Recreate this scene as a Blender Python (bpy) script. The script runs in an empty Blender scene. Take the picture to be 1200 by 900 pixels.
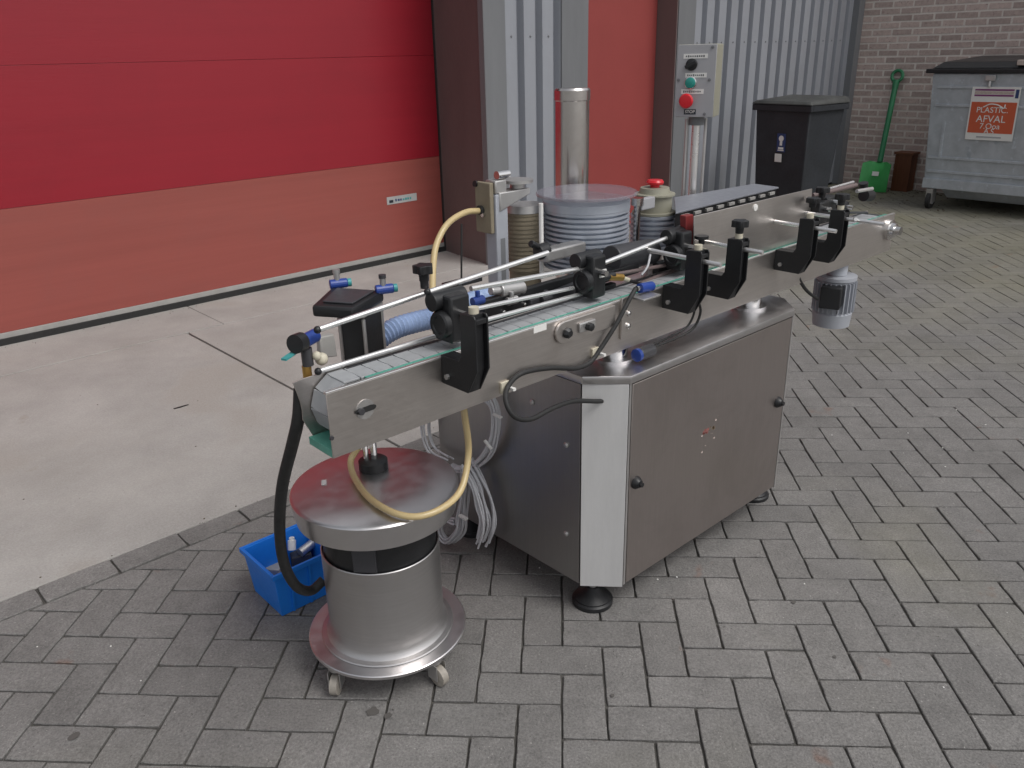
import bpy, bmesh, math, random
from mathutils import Vector, Matrix
random.seed(7)
R = math.radians
sc = bpy.context.scene
col = sc.collection

# ------------------------------------------------------------------ camera
cd = bpy.data.cameras.new("camera")
cam = bpy.data.objects.new("camera", cd); col.objects.link(cam)
CAM_M = Matrix(((0.733756, 0.269968, -0.623473), (-0.679037, 0.260868, -0.68619), (-0.022605, 0.926858, 0.374732)))
CAM_P = Vector((-1.027, -0.99, 1.449))
cam.matrix_world = Matrix.Translation(CAM_P) @ CAM_M.to_4x4()
cd.sensor_width = 36.0; cd.lens = 28.72; cd.clip_start = 0.05; cd.clip_end = 500
sc.camera = cam

# ------------------------------------------------------------------ light: overcast sky
SUN_EL, SUN_AZ = R(55), R(284)          # azimuth of the sun measured from +X
w = bpy.data.worlds.new("World"); sc.world = w; w.use_nodes = True
nt = w.node_tree; bg = nt.nodes["Background"]
sky = nt.nodes.new("ShaderNodeTexSky"); sky.sky_type = 'NISHITA'; sky.sun_disc = False
sky.sun_elevation = SUN_EL; sky.sun_rotation = R(90) - SUN_AZ
sky.dust_density = 3.0; sky.ozone_density = 1.0
hs = nt.nodes.new("ShaderNodeHueSaturation"); hs.inputs["Saturation"].default_value = 0.22
nt.links.new(sky.outputs[0], hs.inputs["Color"]); nt.links.new(hs.outputs[0], bg.inputs["Color"])
bg.inputs["Strength"].default_value = 0.15
sd = bpy.data.lights.new("sun", 'SUN'); sd.energy = 1.2; sd.angle = R(25); sd.color = (1.0, 0.98, 0.95)
sun = bpy.data.objects.new("sun", sd); col.objects.link(sun)
dv = Vector((math.cos(SUN_AZ)*math.cos(SUN_EL), math.sin(SUN_AZ)*math.cos(SUN_EL), math.sin(SUN_EL)))
sun.rotation_euler = dv.to_track_quat('Z', 'Y').to_euler(); sun.location = (0, -4, 8)
sc.view_settings.view_transform = 'Standard'; sc.view_settings.look = 'None'
sc.view_settings.gamma = 1.0; sc.view_settings.exposure = 0.0; sc.view_settings.use_curve_mapping = False

# ------------------------------------------------------------------ materials
MATS = {}
def mat(name, c, rough=0.5, metal=0.0, var=0.12, scale=6.0, bump=0.0, bscale=60.0, stretch=(1,1,1),
        rvar=0.12, spots=None, rand=0.0, trans=0.0, alpha=1.0, coat=0.0, stain=None, grain=None):
    """procedural surface: base colour with large and small noise variation, roughness variation, fine relief"""
    if name in MATS: return MATS[name]
    m = bpy.data.materials.new(name); m.use_nodes = True; MATS[name] = m
    t = m.node_tree; N = t.nodes; L = t.links; b = N["Principled BSDF"]
    tc = N.new("ShaderNodeTexCoord"); mp = N.new("ShaderNodeMapping"); mp.inputs["Scale"].default_value = stretch
    L.new(tc.outputs["Object"], mp.inputs["Vector"]); vec = mp.outputs[0]
    if rand > 0:
        oi = N.new("ShaderNodeObjectInfo"); gi = N.new("ShaderNodeNewGeometry")
        ad = N.new("ShaderNodeMath"); ad.operation = 'ADD'
        L.new(oi.outputs["Random"], ad.inputs[0]); L.new(gi.outputs["Random Per Island"], ad.inputs[1])
        fr = N.new("ShaderNodeMath"); fr.operation = 'FRACT'; L.new(ad.outputs[0], fr.inputs[0])
        va = N.new("ShaderNodeVectorMath"); va.operation = 'MULTIPLY_ADD'
        va.inputs[1].default_value = (1, 1, 1); L.new(vec, va.inputs[0])
        sc3 = N.new("ShaderNodeMath"); sc3.operation = 'MULTIPLY'; sc3.inputs[1].default_value = 37.0
        L.new(fr.outputs[0], sc3.inputs[0]); L.new(sc3.outputs[0], va.inputs[2]); vec = va.outputs[0]
    n1 = N.new("ShaderNodeTexNoise"); n1.inputs["Scale"].default_value = scale; n1.inputs["Detail"].default_value = 6
    n1.inputs["Roughness"].default_value = 0.65; L.new(vec, n1.inputs["Vector"])
    mr = N.new("ShaderNodeMapRange"); mr.inputs[1].default_value = 0.25; mr.inputs[2].default_value = 0.75
    mr.inputs[3].default_value = 1 - var; mr.inputs[4].default_value = 1 + var; L.new(n1.outputs[0], mr.inputs[0])
    val = mr.outputs[0]
    if rand > 0:
        m2 = N.new("ShaderNodeMapRange"); m2.inputs[3].default_value = 1 - rand; m2.inputs[4].default_value = 1 + rand
        L.new(fr.outputs[0], m2.inputs[0])
        mu = N.new("ShaderNodeMath"); mu.operation = 'MULTIPLY'; L.new(val, mu.inputs[0]); L.new(m2.outputs[0], mu.inputs[1]); val = mu.outputs[0]
    vm = N.new("ShaderNodeVectorMath"); vm.operation = 'SCALE'; vm.inputs[0].default_value = c[:3]
    L.new(val, vm.inputs["Scale"]); colr = vm.outputs[0]
    if spots:                                    # (scale, threshold, colour): flecks and marks with a shape of their own
        for (s_, th, c2) in spots:
            n3 = N.new("ShaderNodeTexNoise"); n3.inputs["Scale"].default_value = s_; n3.inputs["Detail"].default_value = 3
            L.new(vec, n3.inputs["Vector"])
            r3 = N.new("ShaderNodeMapRange"); r3.inputs[1].default_value = th; r3.inputs[2].default_value = th + 0.06
            L.new(n3.outputs[0], r3.inputs[0])
            mx = N.new("ShaderNodeMix"); mx.data_type = 'RGBA'; L.new(r3.outputs[0], mx.inputs[0])
            L.new(colr, mx.inputs[6]); mx.inputs[7].default_value = (*c2, 1); colr = mx.outputs[2]
    if grain:                                    # (scale, amount): sandy grain of the material itself
        n4 = N.new("ShaderNodeTexNoise"); n4.inputs["Scale"].default_value = grain[0]; n4.inputs["Detail"].default_value = 5; n4.inputs["Roughness"].default_value = 0.8
        L.new(vec, n4.inputs["Vector"])
        r4 = N.new("ShaderNodeMapRange"); r4.inputs[1].default_value = 0.3; r4.inputs[2].default_value = 0.7; r4.inputs[3].default_value = 1-grain[1]; r4.inputs[4].default_value = 1+grain[1]
        L.new(n4.outputs[0], r4.inputs[0])
        v4 = N.new("ShaderNodeVectorMath"); v4.operation = 'SCALE'; L.new(colr, v4.inputs[0]); L.new(r4.outputs[0], v4.inputs["Scale"]); colr = v4.outputs[0]
    if stain: colr = stain(N, L, colr, tc)
    L.new(colr, b.inputs["Base Color"])
    b.inputs["Metallic"].default_value = metal
    n2 = N.new("ShaderNodeTexNoise"); n2.inputs["Scale"].default_value = bscale; n2.inputs["Detail"].default_value = 4
    L.new(vec, n2.inputs["Vector"])
    rr = N.new("ShaderNodeMapRange"); rr.inputs[1].default_value = 0.3; rr.inputs[2].default_value = 0.7
    rr.inputs[3].default_value = max(0.02, rough - rvar*rough); rr.inputs[4].default_value = min(1, rough + rvar*rough)
    L.new(n2.outputs[0], rr.inputs[0]); L.new(rr.outputs[0], b.inputs["Roughness"])
    if bump > 0:
        bp = N.new("ShaderNodeBump"); bp.inputs["Strength"].default_value = 1.0; bp.inputs["Distance"].default_value = bump
        L.new(n2.outputs[0], bp.inputs["Height"]); L.new(bp.outputs[0], b.inputs["Normal"])
    if trans: b.inputs["Transmission Weight"].default_value = trans
    if alpha < 1: b.inputs["Alpha"].default_value = alpha
    if coat: b.inputs["Coat Weight"].default_value = coat
    return m

def moss(strength):
    """greenish algae growing on the paving near the shaded wall"""
    def f(N, L, colr, tc):
        ge = N.new("ShaderNodeNewGeometry"); n = N.new("ShaderNodeTexNoise"); n.inputs["Scale"].default_value = 1.1; n.inputs["Detail"].default_value = 5
        L.new(ge.outputs["Position"], n.inputs["Vector"])
        sx = N.new("ShaderNodeSeparateXYZ"); L.new(ge.outputs["Position"], sx.inputs[0])
        d = N.new("ShaderNodeMapRange"); d.inputs[1].default_value = 2.2; d.inputs[2].default_value = 6.5; L.new(sx.outputs[0], d.inputs[0])
        a = N.new("ShaderNodeMath"); a.operation = 'MULTIPLY_ADD'; a.inputs[1].default_value = 0.9; L.new(d.outputs[0], a.inputs[0])
        mrr = N.new("ShaderNodeMapRange"); mrr.inputs[1].default_value = 0.3; mrr.inputs[2].default_value = 0.75; mrr.inputs[3].default_value = -0.5; mrr.inputs[4].default_value = 0.35
        L.new(n.outputs[0], mrr.inputs[0]); L.new(mrr.outputs[0], a.inputs[2])
        cl = N.new("ShaderNodeClamp"); L.new(a.outputs[0], cl.inputs[0])
        k = N.new("ShaderNodeMath"); k.operation = 'MULTIPLY'; k.inputs[1].default_value = strength; L.new(cl.outputs[0], k.inputs[0])
        mx = N.new("ShaderNodeMix"); mx.data_type = 'RGBA'; L.new(k.outputs[0], mx.inputs[0]); L.new(colr, mx.inputs[6])
        mx.inputs[7].default_value = (0.168, 0.158, 0.095, 1)
        # large soft patches of traffic dirt across the blocks
        n5 = N.new("ShaderNodeTexNoise"); n5.inputs["Scale"].default_value = 2.3; n5.inputs["Detail"].default_value = 7; n5.inputs["Roughness"].default_value = 0.7
        L.new(ge.outputs["Position"], n5.inputs["Vector"])
        r5 = N.new("ShaderNodeMapRange"); r5.inputs[1].default_value = 0.3; r5.inputs[2].default_value = 0.7; r5.inputs[3].default_value = 0.80; r5.inputs[4].default_value = 1.14
        L.new(n5.outputs[0], r5.inputs[0])
        v5 = N.new("ShaderNodeVectorMath"); v5.operation = 'SCALE'; L.new(mx.outputs[2], v5.inputs[0]); L.new(r5.outputs[0], v5.inputs["Scale"])
        return v5.outputs[0]
    return f
def smudge(amount, c2, scl=3.0):
    """uneven handling marks and wear"""
    def f(N, L, colr, tc):
        n5 = N.new("ShaderNodeTexNoise"); n5.inputs["Scale"].default_value = scl; n5.inputs["Detail"].default_value = 8; n5.inputs["Roughness"].default_value = 0.72; n5.inputs["Distortion"].default_value = 0.6
        L.new(tc.outputs["Object"], n5.inputs["Vector"])
        r5 = N.new("ShaderNodeMapRange"); r5.inputs[1].default_value = 0.48; r5.inputs[2].default_value = 0.72; r5.inputs[3].default_value = 0; r5.inputs[4].default_value = amount
        L.new(n5.outputs[0], r5.inputs[0])
        mx = N.new("ShaderNodeMix"); mx.data_type = 'RGBA'; L.new(r5.outputs[0], mx.inputs[0]); L.new(colr, mx.inputs[6]); mx.inputs[7].default_value = (*c2, 1)
        return mx.outputs[2]
    return f

PAVER = mat('concrete_paver', (0.180, 0.173, 0.166), 0.9, var=0.15, scale=16, bump=0.0022, bscale=210, rand=0.07, grain=(170, 0.42),
            spots=[(150, 0.67, (0.32, 0.305, 0.29)), (120, 0.68, (0.09, 0.083, 0.078)), (7, 0.70, (0.19, 0.14, 0.12))], stain=moss(0.72))
SAND = mat('joint_sand', (0.078, 0.073, 0.066), 0.95, var=0.4, scale=25, bump=0.004, bscale=150)
GROUND = mat('yard_ground', (0.19, 0.18, 0.165), 0.9, var=0.2, scale=3)
CONC = mat('apron_concrete', (0.345, 0.331, 0.312), 0.85, var=0.17, scale=2.6, bump=0.0015, bscale=190, grain=(120, 0.16),
           spots=[(1.3, 0.60, (0.335, 0.315, 0.29)), (55, 0.72, (0.27, 0.25, 0.23)), (4.5, 0.72, (0.32, 0.30, 0.27)), (19, 0.735, (0.22, 0.20, 0.18))], stain=smudge(0.45, (0.30, 0.28, 0.25), 1.1))
DOOR_RED = mat('door_red', (0.275, 0.0095, 0.0205), 0.42, var=0.06, scale=2.0, bump=0.0004, bscale=30, stretch=(0.3, 1, 9), stain=smudge(0.3, (0.215, 0.009, 0.019), 2.2))
DOOR_PALE = mat('door_pale_red', (0.292, 0.070, 0.056), 0.55, var=0.09, scale=2.0, bump=0.0004, bscale=30, stretch=(0.3, 1, 9), stain=smudge(0.5, (0.26, 0.074, 0.063), 2.6))  # lowest door panel: paler, more orange red than the panels above
DOOR2_RED = mat('side_door_red', (0.29, 0.055, 0.05), 0.5, var=0.06, scale=3)
ALU = mat('aluminium', (0.52, 0.51, 0.50), 0.45, metal=0.85, var=0.1, scale=12)
ALU_MATT = mat('aluminium_matt', (0.40, 0.39, 0.37), 0.55, metal=0.3, var=0.12, scale=9)
RUBBER = mat('black_rubber', (0.018, 0.018, 0.018), 0.65, var=0.2, bump=0.0003)
BROWN = mat('brown_sheet_steel', (0.15, 0.112, 0.108), 0.5, var=0.12, scale=2, stretch=(1, 1, 0.4))
CLAD = mat('grey_cladding', (0.315, 0.328, 0.36), 0.45, metal=0.1, var=0.07, scale=1.5, stretch=(3, 3, 0.3), coat=0.1, stain=smudge(0.35, (0.25, 0.255, 0.27), 1.4))
TRIM = mat('grey_trim', (0.175, 0.18, 0.188), 0.5, var=0.1, scale=3, stretch=(2, 2, 0.3))
BRICK = mat('brown_brick', (0.45, 0.355, 0.32), 0.9, var=0.2, scale=30, bump=0.0015, bscale=160, rand=0.2,
            spots=[(40, 0.63, (0.34, 0.255, 0.235))])
MORTAR = mat('mortar', (0.66, 0.60, 0.55), 0.95, var=0.10, scale=40, bump=0.001, bscale=200)

STEEL = mat('brushed_steel', (0.485, 0.435, 0.415), 0.38, metal=1.0, var=0.07, scale=5, bump=0.00006, bscale=45, stretch=(60, 60, 1.2), rvar=0.2, stain=smudge(0.6, (0.38, 0.335, 0.315), 3.0))
STEEL_H = mat('brushed_steel_lengthwise', (0.63, 0.59, 0.56), 0.40, metal=1.0, var=0.08, scale=5, bump=0.00006, bscale=40, stretch=(1.2, 30, 60), rvar=0.2, stain=smudge(0.5, (0.52, 0.475, 0.445), 5.0))
STEEL_DARK = mat('brushed_steel_side', (0.37, 0.362, 0.355), 0.42, metal=1.0, var=0.05, scale=3, bump=0.00006, bscale=40, stretch=(40, 40, 1), rvar=0.2)  # the cabinet side's shade is put into this darker base colour
STEEL_CORNER = mat('corner_steel_lit', (0.65, 0.645, 0.64), 0.62, metal=0.45, var=0.06, scale=4, stretch=(8, 8, 1), rvar=0.1)  # sky brightness on the angled corner panels put into a paler, duller steel
CHROME = mat('polished_steel', (0.72, 0.71, 0.70), 0.16, metal=1.0, var=0.05, scale=20)
STEEL_SPUN = mat('spun_steel', (0.53, 0.515, 0.51), 0.40, metal=1.0, var=0.06, scale=4, bump=0.00005, bscale=30, stretch=(1.5, 1.5, 55), rvar=0.2, stain=smudge(0.5, (0.50, 0.48, 0.47), 6.0))
STEEL_TOP = mat('satin_steel_sheet', (0.68, 0.665, 0.665), 0.33, metal=1.0, var=0.05, scale=5, bump=0.00003, bscale=30, rvar=0.15, stain=smudge(0.4, (0.58, 0.55, 0.55), 5.0))
BLACKP = mat('black_plastic', (0.014, 0.0145, 0.016), 0.42, var=0.2, scale=20, bump=0.0002, bscale=200)
DGREY = mat('dark_grey_plastic', (0.045, 0.045, 0.05), 0.45, var=0.15)
CHAIN = mat('grey_chain_plastic', (0.33, 0.34, 0.35), 0.5, var=0.12, scale=25, spots=[(40, 0.66, (0.28, 0.29, 0.31))])
GREEN_W = mat('green_wear_strip', (0.10, 0.34, 0.265), 0.5, var=0.25, scale=12, spots=[(25, 0.62, (0.26, 0.42, 0.38))])
BLUE_F = mat('blue_fitting', (0.02, 0.055, 0.27), 0.35, var=0.1)
TEAL = mat('teal_plastic', (0.05, 0.30, 0.30), 0.4)
BLUE_H = mat('blue_hose', (0.30, 0.40, 0.61), 0.45, var=0.12, scale=20)
YELLOW_H = mat('yellowed_hose', (0.54, 0.42, 0.215), 0.45, var=0.12, scale=6, coat=0.3)
CABLE_G = mat('grey_cable', (0.55, 0.55, 0.57), 0.5, var=0.12)
WHITE = mat('white_plastic', (0.75, 0.74, 0.71), 0.5, var=0.04)
CREAM = mat('cream_plastic', (0.56, 0.52, 0.41), 0.5, var=0.06)
BEIGE = mat('beige_housing', (0.285, 0.275, 0.215), 0.5, var=0.08)
BEIGE_F = mat('grey_front_plate', (0.37, 0.37, 0.385), 0.45, var=0.08)
REDB = mat('red_button', (0.60, 0.012, 0.022), 0.3, var=0.04)
REDP = mat('red_bracket', (0.22, 0.03, 0.03), 0.5, var=0.15)
GREENB = mat('green_button', (0.02, 0.26, 0.22), 0.25)
BRASS = mat('brass', (0.50, 0.31, 0.09), 0.35, metal=0.8, var=0.1)
TAN = mat('tan_paper', (0.235, 0.2, 0.14), 0.7, var=0.2, scale=10)
MOTOR = mat('motor_grey_paint', (0.36, 0.375, 0.41), 0.5, var=0.1, scale=10)
CRATE = mat('blue_crate_plastic', (0.012, 0.185, 0.68), 0.42, var=0.1, scale=9, bump=0.0002)
BIN = mat('wheelie_bin_plastic', (0.022, 0.025, 0.030), 0.6, var=0.35, scale=5)
BINLID = mat('weathered_bin_lid', (0.045, 0.047, 0.045), 0.7, var=0.5, scale=7)
GALV = mat('galvanised_steel', (0.44, 0.468, 0.495), 0.5, metal=0.3, var=0.2, scale=7, bump=0.0004, bscale=25,
           spots=[(20, 0.62, (0.50, 0.54, 0.58)), (6, 0.66, (0.35, 0.385, 0.42))])
GREEN_S = mat('green_shovel_plastic', (0.025, 0.175, 0.075), 0.4, var=0.15, scale=10)
GREEN_B = mat('green_blade_plastic', (0.05, 0.36, 0.09), 0.4, var=0.15, scale=10)
WOOD = mat('brown_wood', (0.125, 0.042, 0.016), 0.6, var=0.25, scale=6, stretch=(12, 12, 0.8))
POSTER_O = mat('orange_print', (0.56, 0.105, 0.045), 0.5, var=0.05)
POSTER_P = mat('purple_print', (0.22, 0.045, 0.17), 0.5)
INK = mat('dark_ink', (0.02, 0.025, 0.035), 0.6)
BLUE_INK = mat('blue_print', (0.025, 0.05, 0.15), 0.5)
STICK3 = mat('worn_sticker_olive', (0.16, 0.115, 0.07), 0.6, var=0.3, scale=60)
STICK = mat('worn_sticker_red', (0.24, 0.085, 0.075), 0.6, var=0.3, scale=60)
STICK2 = mat('worn_sticker_pale', (0.48, 0.40, 0.36), 0.6, var=0.3, scale=60)
ROD = mat('bright_rod_steel', (0.86, 0.85, 0.84), 0.3, metal=0.85, var=0.04)
RIBBED = mat('pale_ribbed_metal', (0.50, 0.54, 0.61), 0.34, metal=0.45, var=0.05, scale=8)
LITTER = mat('dead_leaves', (0.06, 0.042, 0.025), 0.8, var=0.5, scale=20)
COLUMN = mat('steel_tube', (0.66, 0.63, 0.61), 0.22, metal=1.0, var=0.04)
TABLE = mat('grey_table', (0.235, 0.245, 0.275), 0.45, metal=0.2, var=0.1)
CASTER = mat('worn_caster_nylon', (0.33, 0.30, 0.26), 0.55, var=0.3, scale=40)
LABEL_G = mat('grey_label', (0.42, 0.42, 0.41), 0.5)
GUM = mat('old_gum', (0.095, 0.088, 0.082), 0.8, var=0.2)
CLEAR = mat('clear_disc', (0.30, 0.285, 0.33), 0.08, var=0.03, alpha=0.5, coat=0.3)

# ------------------------------------------------------------------ mesh helpers
ROOT = {}
class MB:
    def __init__(s): s.bm = bmesh.new()
    def face(s, pts):
        return s.bm.faces.new([s.bm.verts.new(Vector(p)) for p in pts])
    def hexa(s, c8):
        v = [s.bm.verts.new(Vector(p)) for p in c8]
        for f in ((3,2,1,0),(4,5,6,7),(0,1,5,4),(1,2,6,5),(2,3,7,6),(3,0,4,7)): s.bm.faces.new([v[i] for i in f])
        return s
    def box(s, x0, x1, y0, y1, z0, z1):
        return s.hexa([(x0,y0,z0),(x1,y0,z0),(x1,y1,z0),(x0,y1,z0),(x0,y0,z1),(x1,y0,z1),(x1,y1,z1),(x0,y1,z1)])
    def obox(s, c, ax, ay, az, hx, hy, hz):
        c = Vector(c); ax = Vector(ax)*hx; ay = Vector(ay)*hy; az = Vector(az)*hz
        return s.hexa([c-ax-ay-az, c+ax-ay-az, c+ax+ay-az, c-ax+ay-az, c-ax-ay+az, c+ax-ay+az, c+ax+ay+az, c-ax+ay+az])
    def prism(s, pts, vec):
        """polygon pts extruded along vec"""
        a = [s.bm.verts.new(Vector(p)) for p in pts]; b = [s.bm.verts.new(Vector(p)+Vector(vec)) for p in pts]
        n = len(pts)
        s.bm.faces.new(a[::-1]); s.bm.faces.new(b)
        for i in range(n): s.bm.faces.new([a[i], a[(i+1)%n], b[(i+1)%n], b[i]])
        return s
    def lathe(s, p0, axis, prof, seg=24, cap=True):
        """prof: list of (distance along axis, radius)"""
        p0 = Vector(p0); az = Vector(axis).normalized()
        ax = az.orthogonal().normalized(); ay = az.cross(ax)
        rings = []
        for (h, r) in prof:
            if r <= 1e-6: rings.append([s.bm.verts.new(p0+az*h)])
            else: rings.append([s.bm.verts.new(p0+az*h+(ax*math.cos(2*math.pi*i/seg)+ay*math.sin(2*math.pi*i/seg))*r) for i in range(seg)])
        for a, b in zip(rings, rings[1:]):
            for i in range(seg):
                j = (i+1) % seg
                if len(a) == 1 and len(b) == 1: continue
                if len(a) == 1: s.bm.faces.new([a[0], b[j], b[i]])
                elif len(b) == 1: s.bm.faces.new([a[i], a[j], b[0]])
                else: s.bm.faces.new([a[i], a[j], b[j], b[i]])
        if cap:
            if len(rings[0]) > 1: s.bm.faces.new(rings[0][::-1])
            if len(rings[-1]) > 1: s.bm.faces.new(rings[-1])
        return s
    def cyl(s, p0, p1, r, r1=None, seg=16):
        d = Vector(p1)-Vector(p0)
        return s.lathe(p0, d, [(0, r), (d.length, r if r1 is None else r1)], seg)
    def tube(s, pts, r, seg=10, n=8, rf=None):
        P = [Vector(p) for p in pts]; path = []
        if len(P) == 2: path = P
        else:
            E = [2*P[0]-P[1]] + P + [2*P[-1]-P[-2]]
            for i in range(1, len(E)-2):
                for k in range(n):
                    t = k/n; a, b, c, d = E[i-1], E[i], E[i+1], E[i+2]
                    path.append(0.5*((2*b)+(c-a)*t+(2*a-5*b+4*c-d)*t*t+(3*b-3*c+d-a)*t**3))
            path.append(P[-1])
        up = None; prev = None; M = len(path)
        for i, p in enumerate(path):
            tg = (path[min(i+1, M-1)]-path[max(i-1, 0)]).normalized()
            if up is None: up = tg.orthogonal().normalized()
            up = (up - tg*up.dot(tg)).normalized(); sd_ = tg.cross(up)
            rr = r if rf is None else rf(i)
            ring = [s.bm.verts.new(p+(up*math.cos(2*math.pi*k/seg)+sd_*math.sin(2*math.pi*k/seg))*rr) for k in range(seg)]
            if prev:
                for k in range(seg): s.bm.faces.new([prev[k], prev[(k+1)%seg], ring[(k+1)%seg], ring[k]])
            else: s.bm.faces.new(ring[::-1])
            prev = ring
        s.bm.faces.new(prev)
        return s
    def ball(s, c, r, seg=12):
        return s.lathe(Vector(c)-Vector((0,0,r)), (0,0,1), [(r-r*math.cos(math.pi*i/8), r*math.sin(math.pi*i/8)) for i in range(9)], seg, cap=False)
    def build(s, name, m, parent=None, bevel=0.0, smooth=35, segs=2):
        bm = s.bm
        bmesh.ops.recalc_face_normals(bm, faces=bm.faces)
        if bevel > 0:
            ed = [e for e in bm.edges if len(e.link_faces) == 2 and e.calc_face_angle(0) > R(30)]
            if ed: bmesh.ops.bevel(bm, geom=ed, offset=bevel, segments=segs, affect='EDGES', profile=0.5, clamp_overlap=True)
        o0 = Vector((0,0,0)); root = parent
        org = ROOT.get(root.name, o0) if root else None
        if org is None:
            xs = [v.co for v in bm.verts]
            org = Vector(((min(c.x for c in xs)+max(c.x for c in xs))/2, (min(c.y for c in xs)+max(c.y for c in xs))/2, min(c.z for c in xs)))
        bmesh.ops.translate(bm, verts=bm.verts, vec=-org)
        me = bpy.data.meshes.new(name); bm.to_mesh(me); bm.free()
        if smooth:
            for p in me.polygons: p.use_smooth = True
            me.set_sharp_from_angle(angle=R(21 if bevel > 0 and smooth == 35 else smooth))
        me.materials.append(m)
        o = bpy.data.objects.new(name, me); col.objects.link(o)
        if parent: o.parent = parent
        else: o.location = org
        ROOT[o.name] = org
        return o

def thing(name, loc, label, cat, group=None):
    o = bpy.data.objects.new(name, None); col.objects.link(o); o.location = loc
    o.empty_display_size = 0.1
    ROOT[o.name] = Vector(loc); o['label'] = label; o['category'] = cat
    if group: o['group'] = group
    return o
def tag(o, label, cat, group=None):
    o['label'] = label; o['category'] = cat
    if group: o['group'] = group
    return o
def text(body, size, m, origin, rx, uy, parent, name='lettering', align='CENTER', depth=0.0006):
    cu = bpy.data.curves.new(name, 'FONT'); cu.body = body; cu.size = size; cu.align_x = align; cu.align_y = 'CENTER'; cu.extrude = depth
    tmp = bpy.data.objects.new('tmp_text', cu); col.objects.link(tmp)
    dg = bpy.context.evaluated_depsgraph_get()
    me = bpy.data.meshes.new_from_object(tmp.evaluated_get(dg)); col.objects.unlink(tmp); bpy.data.objects.remove(tmp)
    rx = Vector(rx).normalized(); uy = Vector(uy).normalized(); nz = rx.cross(uy); org = ROOT[parent.name]
    for v in me.vertices:
        v.co = Vector(origin) + rx*v.co.x + uy*v.co.y + nz*v.co.z - org
    me.name = name; me.materials.clear(); me.materials.append(m)
    o = bpy.data.objects.new(name, me); col.objects.link(o); o.parent = parent; ROOT[o.name] = org
    return o
def in_view(p, margin=0.0):
    q = CAM_M.transposed() @ (Vector(p)-CAM_P)
    if q.z > -0.1: return False
    k = cd.lens/36.0/-q.z
    return abs(q.x*k) < 0.5+margin and abs(q.y*k) < 0.375+margin

# ------------------------------------------------------------------ ground, paving, apron
g = MB(); g.face([(-80,-80,-0.03),(80,-80,-0.03),(80,80,-0.03),(-80,80,-0.03)]); g = g.build('ground', GROUND, smooth=0); g['kind'] = 'structure'
APR_Y0, APR_X1 = 1.50, 3.0
pv = MB(); pv.face([(-3.2,-2.2,-0.0075),(8.15,-2.2,-0.0075),(8.15,3.5,-0.0075),(-3.2,3.5,-0.0075)])
pave = pv.build('pavement', SAND, smooth=0); pave['kind'] = 'structure'
PO = ROOT[pave.name].copy()
U = 0.105; A = R(-46); ux, uy_ = Vector((math.cos(A), math.sin(A), 0)), Vector((-math.sin(A), math.cos(A), 0))
def paver_geo(bm, poly, z, jx=0.003, tilt=(0, 0), rough=0.0):
    """one paving block: worn top edge, sides going down into the sand; poly counter-clockwise"""
    if rough:
        q = []
        for i in range(len(poly)):
            a, b = poly[i], poly[(i+1)%len(poly)]; k = max(2, int((b-a).length/0.03))
            q += [a + (b-a)*(t/k) for t in range(k)]
        poly = q
    n = len(poly)
    c = sum(poly, Vector())/n
    jit = [Vector((random.gauss(0, rough), random.gauss(0, rough), 0)) for _ in range(n)]
    def inset(d):
        out = []
        for i in range(n):
            p0, p1, p2 = poly[i-1], poly[i], poly[(i+1)%n]
            e1 = (p1-p0).normalized(); e2 = (p2-p1).normalized()
            n1 = Vector((-e1.y, e1.x, 0)); n2 = Vector((-e2.y, e2.x, 0))
            den = 1 + n1.dot(n2); dd_ = d + (0.0012 if rough and den < 1.5 else 0)
            out.append(p1 + (n1+n2)*(dd_/max(den, 0.35)) + jit[i])
        return out
    def lift(p, h): return Vector((p.x, p.y, h + (p.x-c.x)*tilt[0] + (p.y-c.y)*tilt[1]))
    r0 = [bm.verts.new(lift(p, z-0.03)) for p in inset(jx)]
    r1 = [bm.verts.new(lift(p, z-0.0018)) for p in inset(jx)]
    r2 = [bm.verts.new(lift(p, z)) for p in inset(jx+0.0018)]
    for a, b in ((r0, r1), (r1, r2)):
        for i in range(n): bm.faces.new([a[i], a[(i+1)%n], b[(i+1)%n], b[i]])
    bm.faces.new(r2)
def clip(poly, nx, ny, d):
    out = []
    for i in range(len(poly)):
        a, b = poly[i], poly[(i+1)%len(poly)]
        da, db = a.x*nx+a.y*ny-d, b.x*nx+b.y*ny-d
        if da <= 0: out.append(a)
        if (da < 0 < db) or (db < 0 < da): out.append(a + (b-a)*(da/(da-db)))
    return out
def area(poly): return abs(sum(poly[i-1].x*poly[i].y-poly[i].x*poly[i-1].y for i in range(len(poly)))/2)
cells = []
for k in range(-60, 110):
    for m_ in range(-40, 30):
        for (a, b, wv, hv) in ((k+4*m_, k, 1, 2), (k+1+4*m_, k, 2, 1)):
            c = ux*((a+wv/2)*U) + uy_*((b+hv/2)*U)
            if not (-3.1 < c.x < 8.3 and -2.1 < c.y < 3.6): continue
            if not in_view(c, 0.4): continue
            poly = [ux*(i*U)+uy_*(j*U) for i, j in ((a,b),(a+wv,b),(a+wv,b+hv),(a,b+hv))]
            if c.x < APR_X1 + 0.2:
                # soldier course and apron take over beyond this line
                if all(p.y > 1.393 and p.x < APR_X1 for p in poly): continue
                if c.x < APR_X1: poly = clip(poly, 0, 1, 1.393)
            poly = clip(clip(poly, 0, 1, 3.49), 1, 0, 8.13)
            if len(poly) < 3 or area(poly) < 0.0012: continue
            under = 0.45 < c.x < 1.2 and 0.35 < c.y < 0.85
            cells.append(((c-CAM_P).length + (50 if under or not in_view(c, 0.02) else 0), poly, wv > hv, c, len(poly) == 4 and area(poly) > 0.98*2*U*U))
cells.sort(key=lambda t: t[0])
fullv = []
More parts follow.
